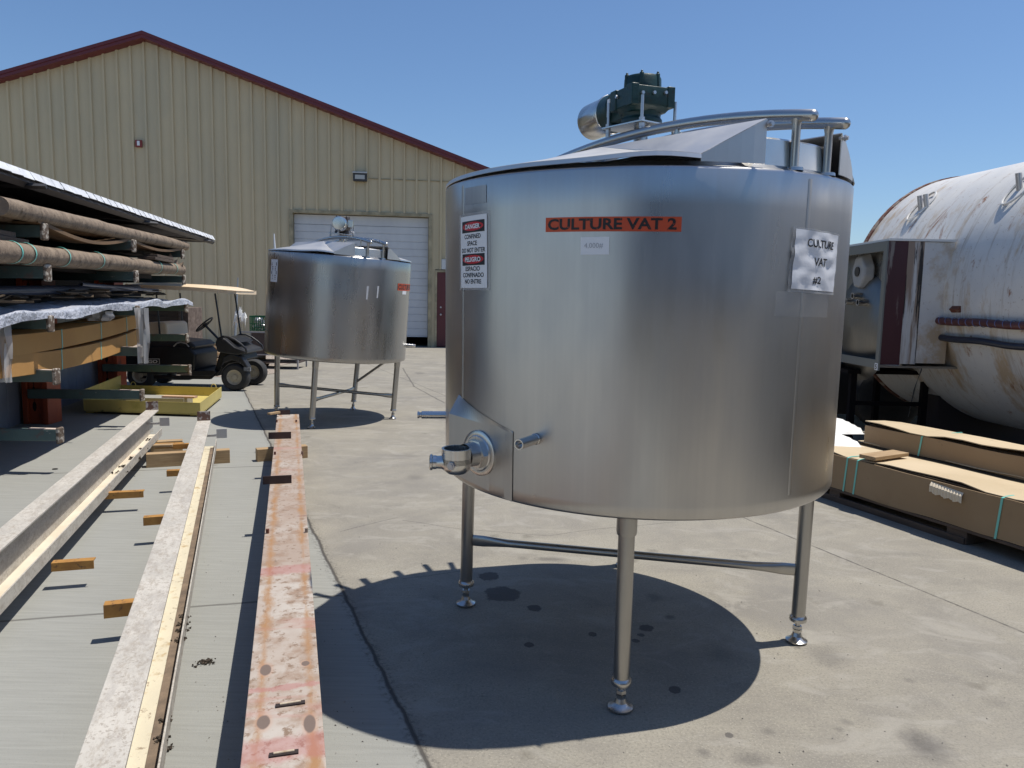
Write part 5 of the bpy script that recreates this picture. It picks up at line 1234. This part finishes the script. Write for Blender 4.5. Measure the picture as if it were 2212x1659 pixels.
# open cardboard box beyond the cart
a = G(533, 797); c = G(572, 797)
cb = root('cardboard_box', 'open tan cardboard box on the gravel beside the far vat', 'box', loc=G(552, 790), rz=.3)
b = MB(); w3, d3, h3 = .42, .34, .16
for (x0, y0, x1, y1) in ((-w3/2, -d3/2, w3/2, -d3/2+.006), (-w3/2, d3/2-.006, w3/2, d3/2), (-w3/2, -d3/2+.006, -w3/2+.006, d3/2-.006), (w3/2-.006, -d3/2+.006, w3/2, d3/2-.006)): b.bb((x0, y0, .07), (x1, y1, .07+h3))
b.bb((-w3/2, -d3/2, .06), (w3/2, d3/2, .0695)); b.build('carton_body', CARD, cb)
b = MB(); z = .07+h3; b.add([(-w3/2, -d3/2, z), (w3/2, -d3/2, z), (w3/2, -d3/2-.10, z-.04), (-w3/2, -d3/2-.10, z-.04)], [(0, 1, 2, 3)]); b.add([(w3/2, -d3/2, z), (w3/2, d3/2, z), (w3/2+.05, d3/2, z+.12), (w3/2+.05, -d3/2, z+.12)], [(0, 1, 2, 3)]); b.add([(-w3/2, d3/2, z), (w3/2, d3/2, z), (w3/2, d3/2+.05, z+.11), (-w3/2, d3/2+.05, z+.11)], [(0, 1, 2, 3)]); b.build('flap', CARD, cb, solid=.005)
p3 = root('small_pallet', 'dark small pallet under the open cardboard box', 'pallet', loc=G(552, 790), rz=.3); b = MB()
for k in range(4): b.bb((-.28, -.22+k*.13, .038), (.28, -.13+k*.13, .056))
for x in (-.25, 0, .22): b.bb((x, -.22, 0), (x+.04, .26, .037))
b.build('deck', WOODD, p3)
# lumber pile and small stuff behind the cart
lp = root('lumber_pile', 'pile of pale lumber offcuts and boards behind the golf cart', 'lumber pile', loc=G(430, 790)); b = MB(); random.seed(8)
base = AY(430, 790, 14.2)
for k in range(16):
    e = Matrix.Rotation(random.uniform(-.15, .15), 3, 'Z') @ Matrix.Rotation(random.uniform(-.04, .04), 3, 'Y'); b.box((base.x+random.uniform(-.2, .2), 14.2+random.uniform(-.15, .15), .03+.033*k), (random.uniform(.5, .9), .12, .028), ax=e)
b.build('boards', WOOD, lp, world=True)
pc = root('pallet_crate', 'pale timber pallet frame standing behind the cart seat', 'pallet', loc=AY(425, 745, 14.6)); pc.location.z = 0
b = MB(); q = AY(432, 720, 14.6)
for k in range(4): b.box((q.x-.28+k*.19, 14.6, .45), (.06, .06, .90))
for z in (.3, .62, .88): b.box((q.x, 14.55, z), (.72, .03, .07))
b.build('frame', WOOD, pc, world=True)

# ---------------------------------------------------------------- big horizontal tank
TE = Vector((5.146, 8.637, 1.641)); TD = Vector((math.cos(R_(-82.7)), math.sin(R_(-82.7)), 0)); TR = 1.34
MT = frame(TE, TD)           # local x toward the camera side along the axis
tk = root('storage_tank', 'huge rust-streaked white horizontal tank on the right', 'tank', mat=MT)
b = MB(); Rx = Matrix.Rotation(math.pi/2, 3, 'Y')
Lk = 9.5; prof = [(TR, .02+i*(Lk-.04)/24) for i in range(25)]
b.lathe(prof, 96, M=Rx); shell = b.build('shell', TANK, tk)
def dome(x0, sgn, name):
    b = MB(); b.lathe([(TR*math.cos(t), x0+sgn*.34*math.sin(t)) for t in [i*math.pi/2/10 for i in range(11)]], 72, M=Rx); return b.build(name, TANK, tk)
dome(-.0, -1, 'far_end'); dome(Lk, 1, 'near_end')
b = MB(); b.lathe([(TR+.001, -.03), (TR+.014, -.028), (TR+.014, .03), (TR+.001, .034)], 96, M=Rx); b.build('end_band', RUST, tk)
MTi = MT.inverted()
def thit(x, y, r=TR):
    o = MTi @ CAM; d = MTi.to_3x3() @ ray(x, y); a = d.y**2+d.z**2; bb_ = 2*(o.y*d.y+o.z*d.z); c = o.y**2+o.z**2-r*r; D = max(0, bb_*bb_-4*a*c); t = (-bb_-math.sqrt(D))/2/a; return o+d*t
# roof fittings: oval pads with two studs
for (pp_, ss) in (((1992, 447), ((1987, 447), (2000, 444))), ((2205, 408), ((2200, 404),))):
    c = thit(*pp_); an = math.atan2(c.z, c.y); nrm_ = Vector((0, math.cos(an), math.sin(an))); tg2 = Vector((0, -math.sin(an), math.cos(an)))
    b = MB(); b.tube([c+nrm_*.012+tg2*.20*math.cos(t)+Vector((1, 0, 0))*.10*math.sin(t) for t in [i*math.pi/12 for i in range(25)]], .011, 6, cap=False); pd = b.build('lifting_pad', TANK, tk)
    for (sx_, sy_) in ss:
        q = thit(sx_, sy_+6); b = MB(); b.cyl(q-nrm_*.02, q+Vector((0, 0, .13))+nrm_*.02, .026); b.build('stud_pipe', CHROM, pd)
# alcove box with stainless doors
bx0, bx1 = 3.52, 4.25; by0, by1 = 7.05, 8.55; bz0, bz1 = .90, 2.14
nearc_t = AY(1920, 520, 6.98); nearc_b = AY(1917, 790, 6.98)
bx0 = nearc_t.x; by0 = 6.98; bz1 = nearc_t.z; bz0 = nearc_b.z
ab = root('manway_housing', 'maroon and white sided steel housing with valves at the end of the big tank', 'housing', loc=(bx0, by0, bz0)) if False else tk
p1x = AY(1957, 600, by0).x; p2x = AY(2034, 600, by0).x; pmx = AY(1992, 600, by0).x
MB().bb((bx0+.004, by0, bz0+.01), (p1x, by0+.012, bz1)).build('housing_panel', MPNL, tk, world=True)
b = MB(); b.bb((pmx+.001, by0+.001, bz0+.03), (p2x+.10, by0+.013, bz1-.004)); b.build('housing_side_sheet', TANK, tk, world=True); MB().bb((p1x+.001, by0-.002, bz0+.02), (pmx, by0+.012, bz1-.002)).build('housing_streaked_sheet', WPNL, tk, world=True)
MB().bb((bx0, by0-.01, bz1+.001), (p2x+.10, by1, bz1+.022)).build('housing_roof', M_('housing_roof_white', (.7, .69, .66), .5), tk, world=True)
GRF = M_('grey_green_frame', (.16, .165, .15), .5)
MB().bb((bx0-.012, by0-.004, bz0-.05), (bx0+.003, by0+.06, bz1)).bb((bx0-.012, by1-.06, bz0-.03), (bx0+.003, by1, bz1)).bb((bx0-.012, by0+.061, bz1-.09), (bx0+.003, by1-.061, bz1)).bb((bx0-.012, by0+.061, bz0-.03), (bx0+.003, by1-.061, bz0+.05)).build('housing_frame', GRF, tk, world=True)
MB().bb((bx0+.01, by0+.02, bz0-.02), (bx0+.9, by1, bz0)).bb((bx0+.01, by1-.012, bz0), (bx0+1.0, by1, bz1)).build('housing_lining', STL, tk, world=True)
iw = bx0+.20
b = MB(); b.bb((iw, by0+.02, bz0), (iw+.02, by1-.02, bz1-.01)); b.build('inner_wall', STP, tk, world=True)
MB().lathe([(.0, .13), (.3, .11), (.50, .05), (.56, 0)], 48, c=(iw, by0+.80, bz0+.34), M=AXM(Vector((-1, 0, 0)))).build('dished_head', steel('dull_steel_door', (.26, .25, .23), .42, aniso=0), tk, world=True)
b = MB(); Mx = AXM(Vector((-1, -.1, 0)))
hc = AY(1853, 590, 7.95); hc = Vector((bx0+.06, 7.75, AY(1853, 592, 7.75).z))
hc = HP(Vector((bx0+.08, 0, 0)), Vector((1, 0, 0)), 1853, 587)
b.hull8([hc+Vector((0, y*.0-.0, 0))+Vector((0, yy, zz_)) for yy, zz_ in ((-.14, -.05), (-.05, -.16), (.08, -.15), (.15, 0), (.08, .15), (-.05, .16), (-.14, .05))],
        [hc+Vector((.10, yy*1.15, zz_*1.15)) for yy, zz_ in ((-.14, -.05), (-.05, -.16), (.08, -.15), (.15, 0), (.08, .15), (-.05, .16), (-.14, .05))])
hv = b.build('agitator_cover', M_('grey_cover', (.34, .34, .34), .4), tk, bevel=.02, world=True)
MB().cyl(hc+Vector((-.012, 0, 0)), hc+Vector((-.001, 0, 0)), .05).build('cover_cap', BLKM, hv, world=True)
MB().cyl(hc+Vector((.1, 0, 0)), (iw, hc.y, hc.z), .085, n=28).build('cover_neck', FOAM, hv, world=True)
for (x, y) in ((1866, 652), (1893, 654), (1881, 640)):
    q = HP(Vector((iw, 0, 0)), Vector((1, 0, 0)), x, y); MB().pipe(q, q+Vector((-.19, 0, 0)), .034, .022, 18).build('valve_port', STP, tk, world=True)
q0 = HP(Vector((iw, 0, 0)), Vector((1, 0, 0)), 1885, 690); 
MB().bb((iw-.006, q0.y-.07, q0.z-.32), (iw-.002, q0.y+.05, q0.z)).build('paper_tag', WHT, tk, world=True)
b = MB(); q = AY(1901, 797, by0-.002); 
put_text(b, '5', 0, .05, 0, .045, lambda a, c: (nearc_b.x-.10+c*1.0, by0-.013, bz0-.045+.06-a) if False else (nearc_b.x-.012+0*a, by0+.02+a, bz0-.03+c), .03)
MB().bb((bx0-.016, by0+.002, bz0-.045), (bx0-.0125, by0+.058, bz0+.02)).build('number_label', WHT2, tk, world=True)
put_text(MB(), '5', 0, 1, 0, 1, lambda a, c: (bx0-.0172, by0+.048-.036*a, bz0-.038+.048*c), .03).build('label_number', BLK, tk, world=True)
# conduits along the shell
def cond(px0, py0, px1, py1, r, mat_, name, rings=False):
    a = thit(px0, py0, TR+.05); c = thit(px1, py1, TR+.05); a = MT @ a; c = MT @ c; c = a+(c-a)*2.2
    b = MB(); N_ = 30; b.tube([a.lerp(c, i/N_)+Vector((0, 0, .006*math.sin(i*.9))) for i in range(N_+1)], r, 14); o = b.build(name, mat_, tk, world=True)
    if rings:
        b = MB(); dd = (c-a).normalized(); L_ = (c-a).length; k = 0.05
        while k < L_: b.lathe([(r+.001, -.004), (r+.005, 0), (r+.001, .004)], 14, c=a+dd*k, M=AXM((dd+Vector((0, 0, .25))).normalized())); k += .085
        b.build('wire_winding', M_('blue_wire', (.12, .14, .28), .4), o, world=True)
    return a
a = cond(1975, 690, 2212, 703, .034, COND, 'conduit', True); MB().tube([a+Vector((0, .05, 0)), a, a+Vector((.0, -.06, 0))], .045, 14).build('conduit_collar', FOAM, tk, world=True)
cond(1975, 722, 2212, 749, .030, NAVY, 'hose')
MB().tube([MT @ thit(x, y, TR+.006) for x, y in ((1999, 716), (2001, 740), (1998, 762), (1990, 800), (1975, 840), (1962, 900))], .004, 6).build('loose_wire', M_('blue_cable', (.02, .06, .12), .5), tk, world=True)
MB().tube([MT @ thit(2056, 668, TR+.004), MT @ thit(2075, 668, TR+.004)], .03, 4).build('rust_pad', RUST, tk, world=True)
# cradle supports
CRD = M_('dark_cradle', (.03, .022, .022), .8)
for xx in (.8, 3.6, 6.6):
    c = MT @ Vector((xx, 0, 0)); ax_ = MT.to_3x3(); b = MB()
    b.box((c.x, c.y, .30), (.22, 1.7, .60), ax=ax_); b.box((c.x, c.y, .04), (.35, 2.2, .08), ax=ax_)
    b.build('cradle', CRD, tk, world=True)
st_ = root('steel_stand', 'dark steel stand in the shade beneath the tank housing', 'stand', loc=(3.6, 8.1, 0))
b = MB()
for x in (3.55, 4.3):
    for y in (7.7, 8.7): b.box((x, y, .42), (.06, .06, .84))
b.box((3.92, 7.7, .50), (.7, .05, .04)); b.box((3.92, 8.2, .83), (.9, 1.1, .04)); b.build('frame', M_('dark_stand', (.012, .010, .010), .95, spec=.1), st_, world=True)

dkm = M_('backdrop_dark', (.014, .012, .012), .7)  # added dark mass, hides bright ground where deep shade belongs
em = root('dark_backdrop', 'dark trailer frame added for the deep shade beyond and below the tank housing', 'backdrop', loc=(5.2, 10.4, 0))
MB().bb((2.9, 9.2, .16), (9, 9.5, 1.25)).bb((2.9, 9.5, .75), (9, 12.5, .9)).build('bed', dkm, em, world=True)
for x in (3.4, 4.6): 
    w_ = MB(); w_.lathe([(.0, 0), (.34, 0), (.40, .03), (.40, .2), (.34, .23), (0, .23)], 28, c=(x, 8.94, .40), M=AXM(Vector((0, 1, 0)))); w_.build('wheel', RUBB, em, world=True)
# ---------------------------------------------------------------- cartons on a pallet at right
P0 = G(1778, 1076); P1 = G(2074, 1175); bd_ = (P1-P0).normalized(); MBX = frame(P0, bd_)     # local x along, y = away (left of travel?)
# y axis of frame = z cross x ; make sure it points away from the camera
sgn = 1 if MBX.to_3x3() @ Vector((0, 1, 0)) @ Vector((1, 0, 0)) > 0 else -1
def bxl(x0, x1, y0, y1, z0, z1): return (x0, sgn*y0, z0), (x1, sgn*y1, z1)
pl2 = root('pallet', 'long low wooden pallet under the strapped cartons', 'pallet', mat=MBX)
b = MB()
for y0 in (.0, .36, .72, 1.02): b.bb(*bxl(-1.0, 3.2, y0, y0+.10, .085, .105))
b.build('deck_board', WOODD, pl2, bevel=.003)
b = MB()
for x0 in (-.8, .05, 1.05, 2.2): b.bb(*bxl(x0, x0+.10 if x0 != 1.05 else x0+.14, .01, 1.15, 0, .084))
b.bb(*bxl(-1, 1.18, .0, .03, .0, .045)); b.build('bearer', WOODD, pl2, bevel=.003)
def bcarton(label, x0, x1, y0, y1, z0, z1, straps, group='strapped cartons on the pallet', style=0):
    o = root('long_carton', label, 'carton', mat=MBX, group=group)
    n = 24; b = MB()
    def jit(x, y, z): q = noise.noise(Vector((x*2.2, y*2, z*3)))*.010; return (x, sgn*y+q, z+q*.7)
    xs = [x0+(x1-x0)*i/n for i in range(n+1)]
    # front wall, back wall, bottom, sunk top and doubled top flaps
    t = .008
    for (ya, yb) in ((y0, y0+t), (y1-t, y1)):
        vs = []
        for x in xs: vs += [jit(x, ya, z0), jit(x, yb, z0), jit(x, yb, z1), jit(x, ya, z1)]
        fs = [[4*i+k, 4*i+(k+1) % 4, 4*(i+1)+(k+1) % 4, 4*(i+1)+k] for i in range(n) for k in range(4)]+[[0, 1, 2, 3], [4*n, 4*n+1, 4*n+2, 4*n+3]]
        b.add(vs, fs)
    for xa in (x0, x1-t): b.add([(xa, sgn*(y0+t), z0), (xa+t, sgn*(y0+t), z0), (xa+t, sgn*(y1-t), z0), (xa, sgn*(y1-t), z0), (xa, sgn*(y0+t), z1-.01), (xa+t, sgn*(y0+t), z1-.01), (xa+t, sgn*(y1-t), z1-.01), (xa, sgn*(y1-t), z1-.01)], [(0, 1, 2, 3), (4, 5, 6, 7), (0, 1, 5, 4), (1, 2, 6, 5), (2, 3, 7, 6), (3, 0, 4, 7)])
    b.build('carton_body', CARD, o)
    # inner tray top: lid resting a little inside, showing a dark corrugated gap along the front
    b = MB(); vs = []; gap = .032
    for i, x in enumerate(xs):
        s_ = min([abs((x-x0)/(x1-x0)-q) for q in straps]+[9]); dipf = math.exp(-(s_*22)**2); up_ = .026*(1-dipf)*(1+.5*noise.noise(Vector((x*3, y0, 1))))
        gp_ = (gap+.030*noise.noise(Vector((x*1.7, y1, 4)))+.012)*(1-dipf*.8) if style == 0 else -.004
        vs += [jit(x, y0+gp_, z1+.002+.016*(1-dipf)*(1+1.2*noise.noise(Vector((x*2.3, 0, 7))))), jit(x, (y0+y1)/2, z1+.010), jit(x, y1-.012, z1+.004)] if style == 0 else [jit(x, y0+gp_, z1+.004+up_*1.2), jit(x, (y0+y1)/2, z1+.012+up_*.5), jit(x, y1-.012, z1+.004)]
    b.add(vs, [[3*i+k, 3*(i+1)+k, 3*(i+1)+k+1, 3*i+k+1] for i in range(n) for k in range(2)]); b.build('lid', CARDL, o, solid=.006)
    b = MB(); b.bb(*bxl(x0+.01, x1-.01, y0+gap+.004, y0+gap+.05, z1-.05, z1+.004)); b.build('corrugated_core', CARDD, o)
    for q in straps:
        x = x0+(x1-x0)*q; w2 = .007; e = .004
        ring = [(y0-e, z0-.002), (y0-e, z1+.001), (y0+gap, z1+.009), (y1+e, z1+.012), (y1+e, z0-.002)]
        b = MB(); vs = []
        for k, (y, z) in enumerate(ring): dx = .02*(z-z0)/(z1-z0); vs += [(x-w2+dx, sgn*y, z), (x+w2+dx, sgn*y, z)]
        b.add(vs, [[2*k, 2*k+2, 2*k+3, 2*k+1] for k in range(len(ring)-1)]); b.build('strap', TEAL, o, solid=.002)
    return o
def s_at(px, py, z0=.11):   # coordinate along the pallet of a picture point on the front face
    nrm_ = MBX.to_3x3() @ Vector((0, 1, 0)); return (MBX.inverted() @ HP(P0, nrm_, px, py))
fz = s_at(1801, 986).z; ss1 = [s_at(x, y).x for x, y in ((1825, 1020), (1847, 1020), (2155, 1115))]
X0, X1 = -1.1, 3.3
C1 = bcarton('lower long tan carton nearest the camera, strapped, with a torn front edge', X0, X1, .0, .50, .107, .365, [(x-X0)/(X1-X0) for x in ss1])
# torn flap of corrugated board
ta = s_at(2012, 1047); tb_ = s_at(2082, 1072); b = MB(); n = 22; vs = []
for i in range(n+1):
    x = ta.x+(tb_.x-ta.x)*i/n; zg = -.010*(i % 2); z1_ = ta.z+(tb_.z-ta.z)*i/n
    vs += [(x, sgn*(-.004), z1_+.022), (x, sgn*(-.018+zg), z1_), (x+.003, sgn*(-.022+zg), z1_-.045+.006*math.sin(i))]
b.add(vs, [[3*i+k, 3*(i+1)+k, 3*(i+1)+k+1, 3*i+k+1] for i in range(n) for k in range(2)]); b.build('torn_flap', M_('pale_corrugation', (.70, .60, .45), .8), C1)
# upper carton set back
nr = MBX.to_3x3() @ Vector((0, 1, 0))*sgn
yb0 = .56
def s_at2(px, py, yy): return MBX.inverted() @ HP(P0+nr*yy, nr, px, py)
q = s_at2(1869, 918, yb0); q2 = s_at2(1869, 948, yb0)
C3 = bcarton('flat brown carton set back between the lower and upper cartons', q.x-.05, X1, .515, 1.0, .107, .37, [])
C2 = bcarton('upper tan carton set back on the others with one teal strap', q.x, X1, yb0, yb0+.42, .379, q.z, [(s_at2(1987, 950, yb0).x-q.x)/(X1-q.x)], style=1)
# plank on top
q = MBX.inverted() @ G(1865, 985, .385)
pk2 = MB().bb((0, 0, 0), (.40, .13, .028)).build('loose_plank', WOOD, None, bevel=.003); A_ = G(1868, 990, .378); B_ = G(1984, 976, .378); M = frame(A_, (G(1935, 996, .378)-A_)); M = M
pk2.matrix_world = frame(G(1890, 996, .392), G(1984, 983, .392)-G(1890, 996, .392)); tag(pk2, 'short loose plank lying on top of the lower carton', 'plank')
def pillow(label, px0, px1, py0, py1, z0, z1, seed):
    a = G(px0, py1, z0); c = G(px1, py1, z0); e = G((px0+px1)/2, py0, z0); d = c-a; d.z = 0; L_ = d.length; w_ = (e-(a+c)/2).length; M = frame(a, d); n = 20; b = MB(); vs = []
    for j in range(n+1):
        for i in range(n+1):
            u, v = i/n, j/n; ed_ = min(1, min(u, 1-u)*5, min(v, 1-v)*5)**.5; h = (z1-z0)*ed_*(1+.25*noise.noise(Vector((u*3, v*3, seed)))+.12*noise.noise(Vector((u*9, v*5, seed))))
            vs.append(M @ Vector((u*L_, v*w_, h)))
    b.add(vs, [[j*(n+1)+i, j*(n+1)+i+1, (j+1)*(n+1)+i+1, (j+1)*(n+1)+i] for j in range(n) for i in range(n)], True)
    o = b.build('foam_wrap', FOAM, None, sharp=False); tag(o, label, 'foam')
pillow('upper folded white foam wrap behind the near vat', 1740, 1872, 904, 938, .43, .52, 3)
pillow('lower layer of white foam wrap lying on the cartons', 1730, 1868, 915, 966, .372, .44, 8)
if 0: crumple('foam_wrap', 'folded white foam wrap behind the near vat on the cartons', 'foam', MBX @ Vector((-.75, sgn*.80, .40)), .75, .7, .10, FOAM, 14, n=14)
if 0: crumple('foam_wrap', 'lower layer of white foam wrap beneath the folded one', 'foam', MBX @ Vector((-.8, sgn*.62, .33)), .8, .6, .06, FOAM, 17, n=14)

# ---------------------------------------------------------------- building added behind the photographer for dark reflections in the steel
yb = root('reflection_building', 'long grey building added behind the photographer for reflections in the steel', 'building', loc=(9, -12, 0))
MB().bb((-2.0, -12, 0), (19, -5.2, 3.1)).build('wall', M_('grey_wall_back', (.06, .055, .05), .6), yb, world=True)

# ---------------------------------------------------------------- loose grit on the slab
random.seed(31); b = MB()
for k in range(420):
    if random.random() < .45: px, py = random.uniform(420, 930), random.uniform(1000, 1659)
    else: px, py = random.uniform(650, 2212), random.uniform(950, 1659)
    p = G(px, py); r = random.uniform(.0015, .005)
    e = Matrix.Rotation(random.random()*6, 3, 'Z')
    b.add([p+e @ Vector(v)*r+Vector((0, 0, r*.35)) for v in ((1, 0, 0), (-.8, .5, 0), (-.5, -.8, .1), (0, .1, .7))], [(0, 1, 3), (1, 2, 3), (2, 0, 3)])
tag(b.build('grit', M_('grit_stone', (.16, .14, .12), .9, col2=(.34, .32, .29), ns=5)), 'tiny loose grit and pebbles scattered on the concrete', 'grit', kind='stuff')
